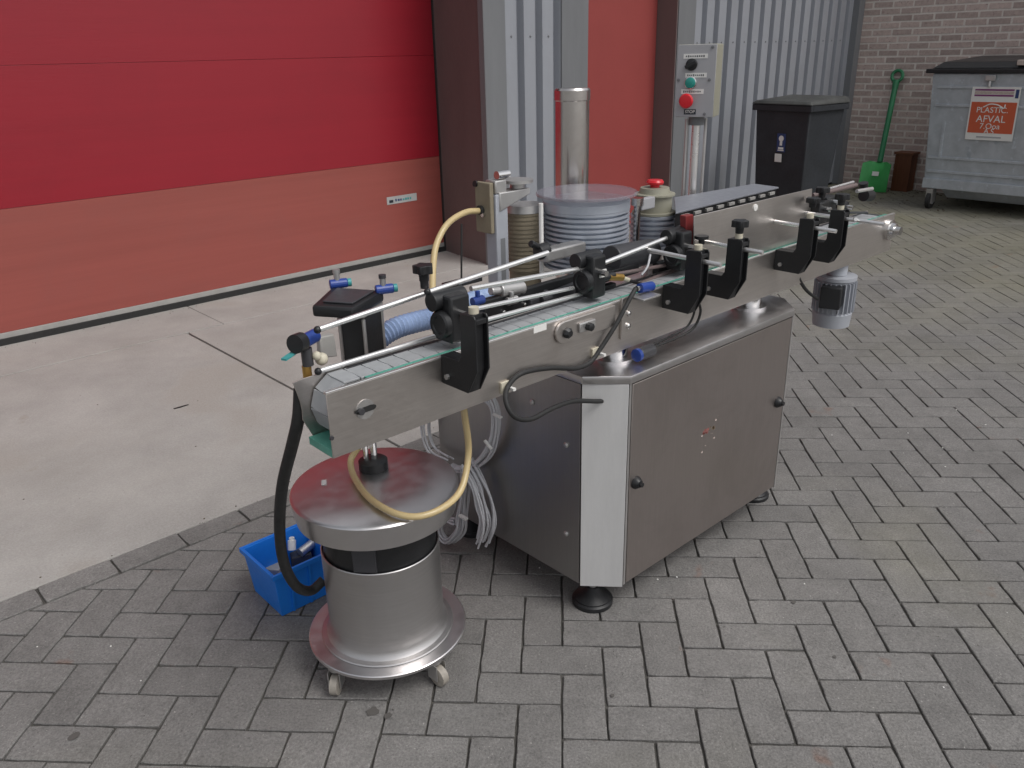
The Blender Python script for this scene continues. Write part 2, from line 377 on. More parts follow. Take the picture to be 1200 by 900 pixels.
for q in range(9):                                  # a few shared block meshes with slightly different wear
    bm = bmesh.new(); j = 0.0022 + 0.0001*q
    paver_geo(bm, [Vector((-U, -U/2, 0)), Vector((U, -U/2, 0)), Vector((U, U/2, 0)), Vector((-U, U/2, 0))], 0, j, rough=0.0007)
    bmesh.ops.recalc_face_normals(bm, faces=bm.faces)
    me = bpy.data.meshes.new('paver'); bm.to_mesh(me); bm.free(); me.materials.append(PAVER); fullv.append(me)
rest = bmesh.new(); nb = 0
for d_, poly, hor, c, full in cells:
    dz = random.uniform(-0.0010, 0.0008)
    if nb < 262:
        if full:
            o = bpy.data.objects.new('paver', random.choice(fullv)); o.location = Vector((c.x, c.y, dz)) - PO
            o.rotation_euler = (random.gauss(0, 0.0035), random.gauss(0, 0.0035), A + (0 if hor else math.pi/2) + (math.pi if random.random() < .5 else 0) + random.gauss(0, 0.006))
        else:
            bm = bmesh.new(); paver_geo(bm, [p-c for p in poly], 0, 0.003, rough=0.0006)
            bmesh.ops.recalc_face_normals(bm, faces=bm.faces)
            me = bpy.data.meshes.new('paver'); bm.to_mesh(me); bm.free(); me.materials.append(PAVER)
            o = bpy.data.objects.new('paver', me); o.location = Vector((c.x, c.y, dz)) - PO
        o.parent = pave; col.objects.link(o); nb += 1
    else:
        paver_geo(rest, [p - PO for p in poly], dz - PO.z, random.uniform(0.0021, 0.0031), (random.gauss(0, 0.003), random.gauss(0, 0.003)))
# soldier course along the edge of the concrete
x = -2.3; nbord = 0
x = -0.927 - 0.213*7
while x < APR_X1:
    bm = bmesh.new(); hl, hw = 0.1065, 0.0505
    c = Vector((x+hl, 1.447, 0))
    paver_geo(bm, [Vector((-hl,-hw,0)), Vector((hl,-hw,0)), Vector((hl,hw,0)), Vector((-hl,hw,0))], 0, 0.003, rough=0.0008)
    bmesh.ops.recalc_face_normals(bm, faces=bm.faces)
    me = bpy.data.meshes.new('border_paver'); bm.to_mesh(me); bm.free(); me.materials.append(PAVER)
    if in_view(c, 0.03):
        o = bpy.data.objects.new('border_paver', me); o.location = Vector((c.x, c.y, random.uniform(-0.002, 0.002))) - PO
        o.rotation_euler = (random.gauss(0, 0.008), random.gauss(0, 0.005), random.gauss(0, 0.008)); o.parent = pave; col.objects.link(o)
    x += 0.213
bmesh.ops.recalc_face_normals(rest, faces=rest.faces)
me = bpy.data.meshes.new('paver_field'); rest.to_mesh(me); rest.free(); me.materials.append(PAVER)
o = bpy.data.objects.new('paver_field', me); o.parent = pave; col.objects.link(o); o['kind'] = 'stuff'
ROOT[o.name] = PO

ap = MB(); ap.box(-4.5, APR_X1, APR_Y0-0.002, 4.4, -0.06, -0.02); apron = ap.build('concrete_apron', SAND, smooth=0); apron['kind'] = 'structure'
for (x0, x1, y0, y1) in ((-4.5, 0.612, 1.502, 3.594), (0.624, APR_X1, 1.502, 3.594), (-4.5, 0.84, 3.606, 4.4), (0.843, 2.98, 3.600, 4.4)):
    MB().box(x0, x1, y0, y1, -0.05, -0.001).build('slab', CONC, apron, bevel=0.004)
# dark scrape and chips on the concrete
for (cx, cy, l, a) in ((0, 0, 0, 0),):
    mk = MB(); P0 = Vector((0.1200, 2.5410, 0.0000)); P1 = Vector((0.1870, 2.5420, 0.0000)); dd = (P1-P0); nn = Vector((-dd.y, dd.x, 0)).normalized()*0.006
    mk.prism([P0-nn*0.6, P0+dd*0.4-nn*1.2, P1-nn*0.8, P1+nn*0.5, P0+dd*0.5+nn*0.8, P0+nn], (0,0,0.0015)); mk.build('scuff_mark', RUBBER, apron, smooth=0)

for (c_, r_) in (((-0.8100, 0.7900, 0.0000), 0.012), ((-0.2660, 0.3700, 0.0000), 0.014), ((-0.2480, 0.3330, 0.0000), 0.009), ((0.1830, 0.0070, 0.0000), 0.005), ((0.8210, -0.1110, 0.0000), 0.007), ((0.6920, -0.2990, 0.0000), 0.005)):
    pts = []
    for i in range(11):
        a = i*2*math.pi/11; q = r_*random.uniform(0.75, 1.2); pts.append((c_[0]+q*math.cos(a)*1.1, c_[1]+q*math.sin(a), 0.0016))
    MB().prism(pts, (0,0,0.0006)).build('gum_spot', GUM, pave, smooth=0)
for (a, b, y0, y1, nn_) in ((-1.6, 2.9, 1.500, 1.55, 45), (-0.6, 2.9, 4.04, 4.12, 90), (-1.0, 2.6, 1.6, 4.0, 30)):
    gr_ = MB()
    for k in range(nn_):
        c_ = Vector((random.uniform(a, b), y0+(y1-y0)*random.random()**1.6 if y0 < 2 else y1-(y1-y0)*random.random()**1.6, -0.0006)); q = random.uniform(0.001, 0.0035)
        gr_.prism([c_+Vector((q*random.uniform(.5,1.4)*math.cos(t_), q*random.uniform(.5,1.4)*math.sin(t_), 0)) for t_ in (0.2,1.4,2.7,3.9,5.1)], (0,0,q*0.35))
    gr_ = gr_.build('grit', LITTER, apron, smooth=0); gr_['kind'] = 'stuff'
fk = MB()
for k in range(60):
    c_ = Vector((random.uniform(-0.9, 2.6), random.uniform(-1.2, 1.3), 0.0016)); q = random.uniform(0.0012, 0.0032)
    fk.prism([c_+Vector((q*random.uniform(.6,1.3)*math.cos(a), q*random.uniform(.6,1.3)*math.sin(a), 0)) for a in (0.2,1.4,2.7,3.9,5.1)], (0,0,q*0.5))
fk = fk.build('grit', WHITE, pave, smooth=0); fk['kind'] = 'stuff'

# ------------------------------------------------------------------ industrial building
BY = 3.5
bld = thing('industrial_building', (3.4, BY, 0), 'grey corrugated industrial building with a wide red roller door and a narrow red side door', 'building')
# door opening reveal, header, side wall left of the door
MB().prism([(2.975,4.32,-0.02),(2.87,3.52,-0.02),(3.04,3.52,-0.02),(3.04,4.32,-0.02)], (0,0,4.0)).build('reveal_panel', BROWN, bld, smooth=0)
MB().box(-3.2, 2.97, 3.52, 4.3, 3.55, 4.0).build('door_lintel', TRIM, bld)
MB().box(-6.0, -3.2, 3.5, 4.3, 0, 4.9).build('side_wall', TRIM, bld)
MB().box(-6.0, 8.3, 3.62, 4.3, 4.0, 5.2).build('upper_wall', CLAD, bld)
# roller door
DY = 4.15
rd = MB().box(-3.2, 2.968, DY+0.03, DY+0.06, 0.0, 3.6).build('roller_door', DOOR_RED, bld)
zs = [0.066, 0.733, 1.452, 2.17, 2.89, 3.6]
for i in range(5):
    MB().box(-3.2, 2.962, DY, DY+0.029, zs[i]+0.0008, zs[i+1]-0.0008).build('door_panel', DOOR_PALE if i == 0 else DOOR_RED, rd, bevel=0.001)
MB().box(-3.2, 2.962, DY-0.004, DY+0.03, 0.034, 0.066).build('bottom_rail', ALU_MATT, rd, bevel=0.002)
sl = MB(); sl.lathe((-3.2, DY+0.005, 0.005), (1,0,0), [(0,0.02),(6.16,0.02)], 12); sl.box(-3.2, 2.962, DY-0.018, DY+0.022, -0.006, 0.034); sl.build('bottom_seal', RUBBER, rd)
MB().box(2.945, 2.985, DY-0.02, DY+0.05, 0.0, 3.6).build('side_seal', RUBBER, rd, bevel=0.005)
sp = MB(); p = Vector((2.4340, 4.1480, 0.4240)); q = Vector((2.7070, 4.1480, 0.4840))
sp.box(p.x, q.x, DY-0.003, DY, p.z+0.005, q.z); stk = sp.build('maker_sticker', LABEL_G, rd)
MB().box(p.x+0.02, p.x+0.055, DY-0.005, DY-0.0032, p.z+0.016, p.z+0.036).build('printed_mark', INK, rd)
for k in range(7):
    MB().box(p.x+0.075+k*0.022, p.x+0.075+k*0.022+random.uniform(0.009,0.018), DY-0.005, DY-0.0032, p.z+0.022, p.z+0.022+random.uniform(0.012,0.02)).build('printed_mark', TEAL if k > 2 else BLUE_INK, rd)
# corrugated cladding
def clad(x0, x1, name='cladding_sheet', ph=0.0):
    pitch = 0.181; prof = []
    x = x0 - ph
    while x < x1:
        for (dx, dy) in ((0.0, 0.055), (0.046, 0.055), (0.060, 0.0), (0.167, 0.0)): prof.append((x+dx, BY+dy))
        x += pitch
    prof = [(min(max(a, x0), x1), b) for a, b in prof]
    mb = MB(); zz = (0.02, 4.9)
    for a, b in zip(prof, prof[1:]):
        if b[0]-a[0] < 1e-5: continue
        mb.face([(a[0],a[1],zz[0]),(b[0],b[1],zz[0]),(b[0],b[1],zz[1]),(a[0],a[1],zz[1])])
    bmesh.ops.remove_doubles(mb.bm, verts=mb.bm.verts, dist=1e-5)
    return mb.build(name, CLAD, bld, smooth=0)
clad(3.055, 3.618, ph=0.05); clad(5.232, 8.05, ph=0.06)
for k in range(3): MB().lathe((3.055-0.05+0.12+0.181*k, BY, 1.56), (0,-1,0), [(0,0.008),(0.003,0.008),(0.006,0.005),(0.006,0)], 8).build('fixing_screw', TRIM, bld)
for k in range(15): MB().lathe((5.232-0.06+0.12+0.181*k, BY, 1.50), (0,-1,0), [(0,0.008),(0.003,0.008),(0.006,0.005),(0.006,0)], 8).build('fixing_screw', TRIM, bld)
MB().box(3.04, 3.7, BY+0.075, BY+0.4, 0, 4.9).build('wall_core', TRIM, bld); MB().box(5.2, 8.15, BY+0.075, BY+0.3, 0, 4.9).build('wall_core', TRIM, bld)
MB().box(2.862, 3.062, BY-0.012, BY+0.045, 0, 4.9).build('corner_trim', TRIM, bld, bevel=0.004)
MB().box(3.612, 3.755, BY-0.014, BY+0.3, 0, 4.9).build('door_trim', TRIM, bld, bevel=0.004)
MB().box(3.757, 3.905, BY-0.006, BY+0.3, 0, 4.9).build('door_trim', TRIM, bld, bevel=0.004)
MB().box(5.0, 5.238, BY-0.012, BY+0.3, 0, 4.9).build('door_trim', TRIM, bld, bevel=0.004)
dor = MB().box(3.905, 4.985, BY+0.20, BY+0.25, 0.0, 2.4).build('side_door', DOOR2_RED, bld, bevel=0.003)
MB().box(4.987, 4.999, BY-0.002, BY+0.25, 0, 2.6).build('door_jamb', BROWN, bld)
MB().box(3.9, 5.0, BY+0.0, BY+0.3, 2.45, 4.9).build('door_header', CLAD, bld)
MB().box(8.03, 8.148, BY-0.07, BY+0.05, 0, 4.9).build('inner_corner_trim', TRIM, bld, bevel=0.006)

# ------------------------------------------------------------------ brick wall
WX = 8.15
bw = thing('brick_wall', (WX, 1.0, 0), 'brown brick wall with pale joints behind the grey waste container', 'wall')
MB().box(WX-0.0005, WX+0.3, -3.2, 3.9, 0, 4.6).build('mortar', MORTAR, bw)
course, pitch, ml = 0.0667, 0.208, 0.0140
bm = bmesh.new(); far = bmesh.new()
def brick_geo(bm, l, off=Vector((0,0,0))):
    h = course-ml
    v = [bm.verts.new(Vector(p)+off) for p in ((0.03,0,0),(0.03,l,0),(0.03,l,h),(0.03,0,h),(0,0.002,0.002),(0,l-0.002,0.002),(0,l-0.002,h-0.002),(0,0.002,h-0.002))]
    for f in ((0,4,5,1),(1,5,6,2),(2,6,7,3),(3,7,4,0),(4,7,6,5)): bm.faces.new([v[i] for i in f])
brick_geo(bm, pitch-ml); bmesh.ops.recalc_face_normals(bm, faces=bm.faces)
brick_me = bpy.data.meshes.new('brick'); bm.to_mesh(bm and brick_me); bm.free(); brick_me.materials.append(BRICK)
nbk = 0; BO = ROOT[bw.name]
for r_ in range(0, 68):
    y = -3.2 + (pitch/2 if r_ % 2 else 0) + random.uniform(-0.008, 0.008)
    while y < 3.44 - 0.05:
        z = 0.004 + r_*course; c = Vector((WX, y+pitch/2, z+0.03))
        vis = in_view(c, 0.01) and nbk < 290 and not (c.y < 1.98 and c.z < 1.3)
        l = min(pitch-ml, 3.44-y)
        off = Vector((WX - random.uniform(0.002, 0.005), y, z)) - BO
        if vis and l > pitch-ml-0.001:
            o = bpy.data.objects.new('brick', brick_me); o.location = off; o.rotation_euler = (random.gauss(0, 0.006), 0, random.gauss(0, 0.004)); o.parent = bw; col.objects.link(o); nbk += 1
        else: brick_geo(far, l, off)
        y += pitch + random.uniform(-0.004, 0.004)
bmesh.ops.recalc_face_normals(far, faces=far.faces)
me = bpy.data.meshes.new('brickwork'); far.to_mesh(me); far.free(); me.materials.append(BRICK)
o = bpy.data.objects.new('brickwork', me); o.parent = bw; o['kind'] = 'stuff'; col.objects.link(o)

# ------------------------------------------------------------------ labelling machine
mc = thing('labelling_machine', (0.82, 0.53, 0.0), 'stainless steel labelling machine with a long narrow conveyor across a boxy cabinet', 'machine')
X0, X1, Y0, Y1, ZB, ZT = 0.355, 1.285, 0.19, 0.88, 0.10, 0.692
CH = 0.082
outline = [(X0+CH, Y0), (X1-CH, Y0), (X1, Y0+CH), (X1, Y1), (X0, Y1), (X0, Y0+CH)]
ins = lambda d: [(X0+CH+d*.4, Y0+d), (X1-CH-d*.4, Y0+d), (X1-d, Y0+CH+d*.4), (X1-d, Y1-d), (X0+d, Y1-d), (X0+d, Y0+CH+d*.4)]
cab = MB().prism([(a, b, ZB+0.002) for a, b in ins(0.004)], (0,0,ZT-ZB-0.004)).build('cabinet', STEEL_DARK, mc, smooth=0)
MB().prism([(a, b, ZT) for a, b in ins(-0.006)], (0,0,0.021)).build('lid', STEEL_TOP, cab, bevel=0.0025)
door = MB().box(X0+CH+0.008, X1-CH-0.004, Y0-0.003, Y0+0.006, ZB+0.004, ZT-0.004).build('door_panel', STEEL, cab, bevel=0.0015)
MB().box(X0+CH-0.001, X0+CH+0.0065, Y0-0.0005, Y0+0.008, ZB, ZT-0.001).build('door_edge', ALU, cab)
MB().box(X1-CH-0.003, X1-CH+0.004, Y0-0.004, Y0+0.008, ZB, ZT-0.001).build('door_edge', ALU, cab)
def slab4(name, a, b, z0, z1, th, m, parent, bevel=0.001):
    a = Vector((*a, 0)); b = Vector((*b, 0)); d = (b-a).normalized(); n = Vector((d.y, -d.x, 0))*th
    return MB().prism([(a.x, a.y, z0), (b.x, b.y, z0), (b.x+n.x, b.y+n.y, z0), (a.x+n.x, a.y+n.y, z0)], (0,0,z1-z0)).build(name, m, parent, bevel=bevel)
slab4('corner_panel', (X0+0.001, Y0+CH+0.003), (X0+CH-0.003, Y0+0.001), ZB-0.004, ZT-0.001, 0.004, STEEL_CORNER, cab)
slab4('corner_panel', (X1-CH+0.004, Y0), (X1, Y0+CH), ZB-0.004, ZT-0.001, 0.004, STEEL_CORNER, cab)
MB().box(X0-0.0015, X0+0.006, Y0+CH+0.006, Y1-0.006, ZB+0.001, ZT-0.003).build('side_panel', STEEL_DARK, cab, bevel=0.001)
for P in ((0.3530, 0.3250, 0.5070), (0.3530, 0.3240, 0.2400), (0.3530, 0.4500, 0.5900)):
    MB().lathe(P, (-1,0,0), [(0,0.008),(0.003,0.008),(0.006,0.004),(0.006,0)], 10).build('screw', ALU, cab)
for P in ((0.4700, 0.1870, 0.4050), (1.1630, 0.1870, 0.4190)):
    MB().lathe(P, (0,-1,0), [(0,0.018),(0.004,0.018),(0.012,0.013),(0.016,0.010),(0.016,0)], 16).lathe(Vector(P)+Vector((0,-0.016,0)), (0,-1,0), [(0,0.007),(0.007,0.007),(0.007,0)], 6).build('latch', BLACKP, cab)
for (fx, fy) in ((0.425, 0.29), (1.262, 0.30), (0.43, 0.82), (1.2, 0.82)):
    ft = MB().lathe((fx, fy, 0.0), (0,0,1), [(0,0.058),(0.012,0.058),(0.016,0.052),(0.020,0.052),(0.034,0.03),(0.05,0.016),(0.05,0)], 24).build('levelling_foot', BLACKP, cab)
    MB().lathe((fx, fy, 0.048), (0,0,1), [(0,0.010),(0.06,0.010)], 12).build('foot_spindle', ALU, cab)
# worn remains of a sticker on the door
rs = random.Random(3)
SC = Vector((0.7900, 0.1870, 0.4420))
def fleck(mb, cx, cz, r):
    n_ = 7; mb.prism([SC+Vector((cx+r*rs.uniform(.6,1.2)*math.cos(2*math.pi*i/n_), 0, cz+r*0.7*rs.uniform(.6,1.2)*math.sin(2*math.pi*i/n_))) for i in range(n_)], (0,-0.0003,0))
wb, wo, wp = MB(), MB(), MB()
for k in range(9): fleck(wb, rs.uniform(-0.026, -0.002), rs.uniform(-0.012, 0.012), rs.uniform(0.003, 0.007))
for k in range(7): fleck(wo, rs.uniform(0.0, 0.028), rs.uniform(-0.01, 0.016), rs.uniform(0.002, 0.006))
for (a, b, r) in ((0.034, 0.026, 0.005), (0.032, -0.03, 0.004), (-0.024, -0.055, 0.005), (-0.03, -0.003, 0.004), (0.02, -0.012, 0.002), (0.045, 0.036, 0.002), (-0.01, -0.04, 0.002)): fleck(wp, a, b, r)
wb.build('worn_sticker', STICK, cab, smooth=0); wo.build('worn_sticker', STICK3, cab, smooth=0); wp.build('worn_sticker', STICK2, cab, smooth=0)

# --- conveyor
CF, CB, CZ0, CZ1, S0, S1 = 0.25, 0.347, 0.755, 0.886, -0.358, 1.975
cv = MB().box(S0+0.05, S1-0.03, CF+0.004, CB-0.004, 0.80, 0.864).build('conveyor', STEEL_DARK, mc)
fp = MB(); fp.prism([(S0,CF-0.003,CZ0),(S0,CF,CZ0),(S0,CF,CZ1-0.003),(S0,CF+0.006,CZ1-0.003),(S0,CF+0.006,CZ1),(S0,CF-0.003,CZ1)], (S1-S0,0,0)); fp.build('side_plate', STEEL_H, cv, bevel=0.0008)
MB().box(S0, S1, CF-0.0032, CF+0.006, CZ1+0.0002, CZ1+0.003).build('plate_lip_highlight', ROD, cv, bevel=0.001)  # added bright strip painting the highlight along the plate's folded top edge
# rear side plate with its curved open end
prof = [(S1, CZ0), (S1, CZ1), (S0+0.01, CZ1), (S0-0.012, 0.883)] + [(S0-0.012+0.012*math.sin(k*.5), 0.883-0.02*k) for k in range(1, 5)] + [(S0+0.02, CZ0)]
MB().prism([(a, CB, b) for a, b in prof], (0, 0.003, 0)).build('side_plate', STEEL_H, cv, bevel=0.0006)
MB().box(S0+0.10, S1-0.02, CF+0.0065, CF+0.026, 0.867, 0.8845).build('wear_strip', GREEN_W, cv, bevel=0.001)
MB().box(S0+0.10, S1-0.02, CB-0.012, CB-0.001, 0.867, 0.8845).build('wear_strip', DGREY, cv, bevel=0.001)
MB().box(S0+0.004, S0+0.12, CF+0.004, CB-0.004, CZ0-0.004, CZ0+0.012).build('return_guide', GREEN_W, cv, bevel=0.001)
# chain slats: top run and the first turn over the idler
bmS = bmesh.new(); w2 = 0.0335
for (zz, pts) in (((0, 0.004), ((-0.0185,-w2),(0.0165,-w2),(0.0187,-0.012),(0.0185,w2),(-0.0165,w2),(-0.0185,0.012))),):
    lo = [bmS.verts.new((a,b,zz[0])) for a,b in pts]; hi = [bmS.verts.new((a,b,zz[1])) for a,b in pts]
    bmS.faces.new(lo[::-1]); bmS.faces.new(hi)
    for i in range(6): bmS.faces.new([lo[i],lo[(i+1)%6],hi[(i+1)%6],hi[i]])
bmesh.ops.bevel(bmS, geom=[e for e in bmS.edges if all(v.co.z > .002 for v in e.verts)], offset=0.001, segments=1, affect='EDGES')
slat_me = bpy.data.meshes.new('chain_slat'); bmS.to_mesh(slat_me); bmS.free(); slat_me.materials.append(CHAIN)
slat_y = CF+0.026+0.001+w2; CO = ROOT[cv.name]
x = S0+0.075
while x < S1-0.07:
    o = bpy.data.objects.new('chain_slat', slat_me); o.location = Vector((x, slat_y, 0.880+random.uniform(-.0004,.0004)))-CO; o.parent = cv; col.objects.link(o); x += 0.0381
for k in range(1, 6):
    a = k*0.0350/0.056; cx = S0+0.075+0.004
    o = bpy.data.objects.new('chain_slat', slat_me)
    o.location = Vector((cx-0.056*math.sin(a), slat_y, 0.884-0.056+0.056*math.cos(a)-0.004))-CO; o.rotation_euler = (0, -a, 0); o.parent = cv; col.objects.link(o)
# bolt slot near the end
P = Vector((-0.2800, 0.2470, 0.8320))
MB().lathe(P, (0,-1,0), [(0,0.020),(0.0015,0.020),(0.0015,0.0)], 20).build('washer', ALU, cv)
MB().prism([P+Vector((0.012*math.cos(a)+(0.012 if math.cos(a) > 0 else -0.012), -0.0016, 0.006*math.sin(a))) for a in [i*math.pi/6 for i in range(12)]], (0,-0.001,0)).build('bolt_slot', RUBBER, cv)
MB().lathe(P+Vector((-0.012,-0.002,0)), (0,-1,0), [(0,0.007),(0.007,0.007),(0.007,0)], 6).build('bolt', DGREY, cv)
MB().lathe((-0.3570, 0.2470, 0.7980), (0,-1,0), [(0,0.005),(0.003,0.004),(0.003,0)], 8).build('rivet', DGREY, cv)
P = Vector((0.1850, 0.2460, 0.8830)); MB().box(P.x-0.02, P.x+0.02, 0.2462, 0.2468, P.z-0.009, P.z+0.007).build('white_tag', WHITE, cv)
# drive shaft bearing at the far end
MB().lathe((1.935, CF-0.003, 0.835), (0,-1,0), [(0,0.036),(0.012,0.036),(0.014,0.026),(0.026,0.024),(0.028,0.015),(0.045,0.015),(0.045,0)], 20).build('shaft_bearing', CHROME, cv)
MB().lathe((1.95, CF+0.02, 0.835), (0,1,0), [(0,0.045),(0.06,0.045)], 20).build('end_roller', DGREY, cv)
for sx in (0.50, 1.13):
    MB().cyl((sx, 0.30, 0.7125), (sx, 0.30, 0.80), 0.038, seg=24).build('support_post', CHROME, cv)
    MB().cyl((sx, 0.30, 0.7125), (sx, 0.30, 0.722), 0.055, seg=24).build('support_flange', STEEL_TOP, cv)

# --- adjusting slot plate and sensor on the front
pA, pB = Vector((0.2430, 0.2450, 0.8510)), Vector((0.4230, 0.2450, 0.8610))
sl = MB(); hh = 0.026; cx0, cx1, cz = pA.x+0.012, pB.x+0.01, (pA.z+pB.z)/2
pts = [(cx0+hh*math.cos(a), cz+hh*math.sin(a)) for a in [math.pi/2+i*math.pi/8 for i in range(9)]] + [(cx1, cz-hh), (cx1, cz+hh)]
sl.prism([(a, 0.2462, b) for a, b in pts], (0,-0.007,0)); ad = sl.build('adjusting_plate', STEEL_H, mc, bevel=0.0015)
MB().lathe((cx0+0.008, 0.2385, cz-0.002), (0,-1,0), [(0,0.013),(0.006,0.013),(0.012,0.008),(0.012,0)], 8).build('wing_nut', BLACKP, ad)
MB().box(cx0+0.045, cx0+0.10, 0.232, 0.2388, cz-0.012, cz+0.012).build('clamp_piece', ALU, ad, bevel=0.003)
MB().lathe((cx0+0.072, 0.2315, cz), (0,-1,0), [(0,0.010),(0.012,0.010),(0.014,0.006),(0.014,0)], 8).build('wing_nut', BLACKP, ad)
se = MB().cyl((0.4640, 0.3100, 0.9300), (0.5060, 0.3100, 0.9310), 0.009).build('sensor', BLACKP, mc)
MB().cyl((0.4860, 0.3100, 0.9300), (0.5390, 0.3100, 0.9180), 0.0095, seg=16).build('sensor_nut', BRASS, se)
MB().cyl((0.5320, 0.3100, 0.9190), (0.5660, 0.3100, 0.9060), 0.006, seg=12).build('sensor_collar', CREAM, se)
MB().tube([(0.5660, 0.3100, 0.9060), (0.5690, 0.2900, 0.9020), (0.5560, 0.2600, 0.9060)], 0.004).build('sensor_lead', BLACKP, se)
P = Vector((0.5450, 0.2350, 0.9060)); bf = MB().cyl(P+Vector((-0.028,0,0.002)), P+Vector((0.02,0,-0.002)), 0.012).build('air_fitting', BLUE_F, mc)
MB().cyl(P+Vector((-0.04,0,0.003)), P+Vector((-0.026,0,0.002)), 0.007).build('fitting_nut', CHROME, bf)
P = Vector((0.5240, 0.2200, 0.8890)); MB().obox(P, (1,0,0), (0,1,0), (0,0,1), 0.034, 0.02, 0.0025).build('sensor_bracket', ALU, mc, bevel=0.001)
P = Vector((0.4890, 0.2430, 0.8380)); MB().box(P.x-0.03, P.x+0.012, 0.2405, 0.2468, P.z-0.05, P.z+0.055).build('slotted_bracket', STEEL_H, mc, bevel=0.001)
for dz in (-0.02, 0.012): MB().lathe(P+Vector((-0.006,-0.003,dz)), (0,-1,0), [(0,0.007),(0.004,0.007),(0.006,0.004),(0.006,0)], 8).build('bolt', CHROME, mc)

# --- guide rail brackets: plastic L arms screwed to the side plate, with a cross rod and a star knob
def star_knob(parent, base, h=0.03, r=0.019):
    kb = MB(); base = Vector(base)
    kb.lathe(base, (0,0,1), [(0,0.010),(h*0.4,0.011),(h*0.55,0.013)], 14)
    pts = []
    for i in range(20):
        a = 2*math.pi*i/20; rr = r*(1.0+0.16*math.cos(5*a)); pts.append(base+Vector((rr*math.cos(a), rr*math.sin(a), h*0.5)))
    kb.prism(pts, (0,0,h*0.5)); return kb.build('star_knob', BLACKP, parent, bevel=0.0015)
def arm_bracket(s, zt=0.993, rod=True, knob=False, wth=0.034, rod_t=(0.33, 0.085), yo=0.135):
    prof = [(0.2465,0.832),(0.2465,0.893),(0.190,0.893),(0.182,0.905),(0.180,zt),(yo+0.003,zt+0.002),(yo,zt-0.004),(yo,0.885),(0.165,0.832)]
    web = [(max(a, yo+0.011), b) if b > 0.85 else (max(a, yo+0.011), b) for a, b in prof]
    bk = MB().prism([(s+0.0042, a, b) for a, b in web], (wth-0.0084,0,0))
    bk.prism([(s, a, b) for a, b in prof], (0.004,0,0)); bk.prism([(s+wth-0.004, a, b) for a, b in prof], (0.004,0,0))
    bk.box(s+0.0042, s+wth-0.0042, yo+0.0005, yo+0.0105, zt-0.016, zt-0.006)
    br = bk.build('rail_bracket', BLACKP, mc, bevel=0.0012)
    MB().lathe((s-0.0005, 0.225, 0.852), (-1,0,0), [(0,0.006),(0.006,0.006),(0.006,0)], 6).build('bolt', ALU, br)
    if rod: MB().cyl((s+wth/2, rod_t[0], zt-0.022), (s+wth/2, rod_t[1], zt-0.026), 0.0058, seg=12).build('cross_rod', ROD, br)
    MB().cyl((s+wth/2, (0.18+yo)/2, zt+0.001), (s+wth/2, (0.18+yo)/2, zt+0.014), 0.010, seg=14).build('collar', CREAM, br)
    if knob: star_knob(br, (s+wth/2, (0.18+yo)/2, zt+0.014), 0.034, 0.02)
    return br
b1 = arm_bracket(-0.095, rod=False)
arm_bracket(0.625, rod_t=(0.31, 0.09)); arm_bracket(0.802, knob=True, rod_t=(0.2675, 0.085)); arm_bracket(1.165, rod_t=(0.2675, 0.075)); arm_bracket(1.345, knob=True, rod_t=(0.2675, 0.02))

# --- clamps that carry the guide rods
def clamp(c, name='rail_clamp', hs=(0.026, 0.03, 0.05), barrel=True, kn=None):
    c = Vector(c); cl = MB().obox(c, (1,0,0), (0,1,0), (0,0,1), *hs).build(name, BLACKP, mc, bevel=0.006)
    if barrel:
        MB().cyl(c+Vector((-hs[0]-0.018,0.012,hs[2]*0.72)), c+Vector((hs[0]+0.014,0.012,hs[2]*0.72)), 0.020, seg=20).build('clamp_barrel', BLACKP, cl, bevel=0.002)
        MB().lathe(c+Vector((-hs[0]+0.001,-0.004,-0.01)), (-1,0,0), [(0,0.029),(0.012,0.029),(0.016,0.026),(0.016,0.019),(0.013,0.017),(0.013,0)], 22).build('clamp_disc', BLACKP, cl)
    MB().cyl(c+Vector((0,-hs[1]-0.022,0.012)), c+Vector((0,-hs[1]+0.002,0.012)), 0.0075, seg=8).build('clamp_bolt', CHROME, cl)
    if kn: 
        MB().cyl(c+Vector((kn[0],kn[1],hs[2]-0.002)), c+Vector((kn[0],kn[1],hs[2]+0.016)), 0.009).build('knob_stem', BLACKP, cl)
        star_knob(cl, c+Vector((kn[0],kn[1],hs[2]+0.012)), 0.036, 0.02)
    return cl
c1 = clamp((-0.0270, 0.2900, 0.9490), kn=(-0.01, 0.075))
c2 = clamp((0.4200, 0.3100, 0.9470), hs=(0.024, 0.03, 0.052))
c3 = clamp((0.7570, 0.3000, 0.9540), hs=(0.022, 0.028, 0.052))
MB().obox((0.0930, 0.4000, 0.9780), (1,0,0), (0,1,0), (0,0,1), 0.05, 0.012, 0.006).build('top_arm', BLACKP, mc, bevel=0.002)
MB().cyl((0.1070, 0.4200, 0.9760), (0.1150, 0.4200, 1.1020), 0.0022, seg=8).build('upright_wire', RUBBER, mc)
def rod(a, b, r=0.0058, m=ROD): return MB().cyl(a, b, r, seg=12).build('guide_rod', m, mc)
rod((-0.3070, 0.3450, 0.9740), (-0.0020, 0.3450, 0.9960)); rod((-0.3170, 0.3430, 0.8930), (0.0490, 0.3430, 0.8950), 0.0055)
rod((-0.0690, 0.3100, 1.0050), (0.2740, 0.3100, 1.0270)); rod((0.0350, 0.3000, 0.9930), (0.4190, 0.3150, 0.9660))
rod((0.0400, 0.3000, 0.9470), (0.3700, 0.3200, 0.9230), 0.005); rod((0.0510, 0.2900, 0.9200), (0.4570, 0.3200, 0.9010), 0.005)
rod((0.4810, 0.3200, 0.9640), (0.7490, 0.3100, 0.9930)); rod((0.4620, 0.3250, 0.9300), (0.8150, 0.3250, 0.9050), 0.005, BROWN)
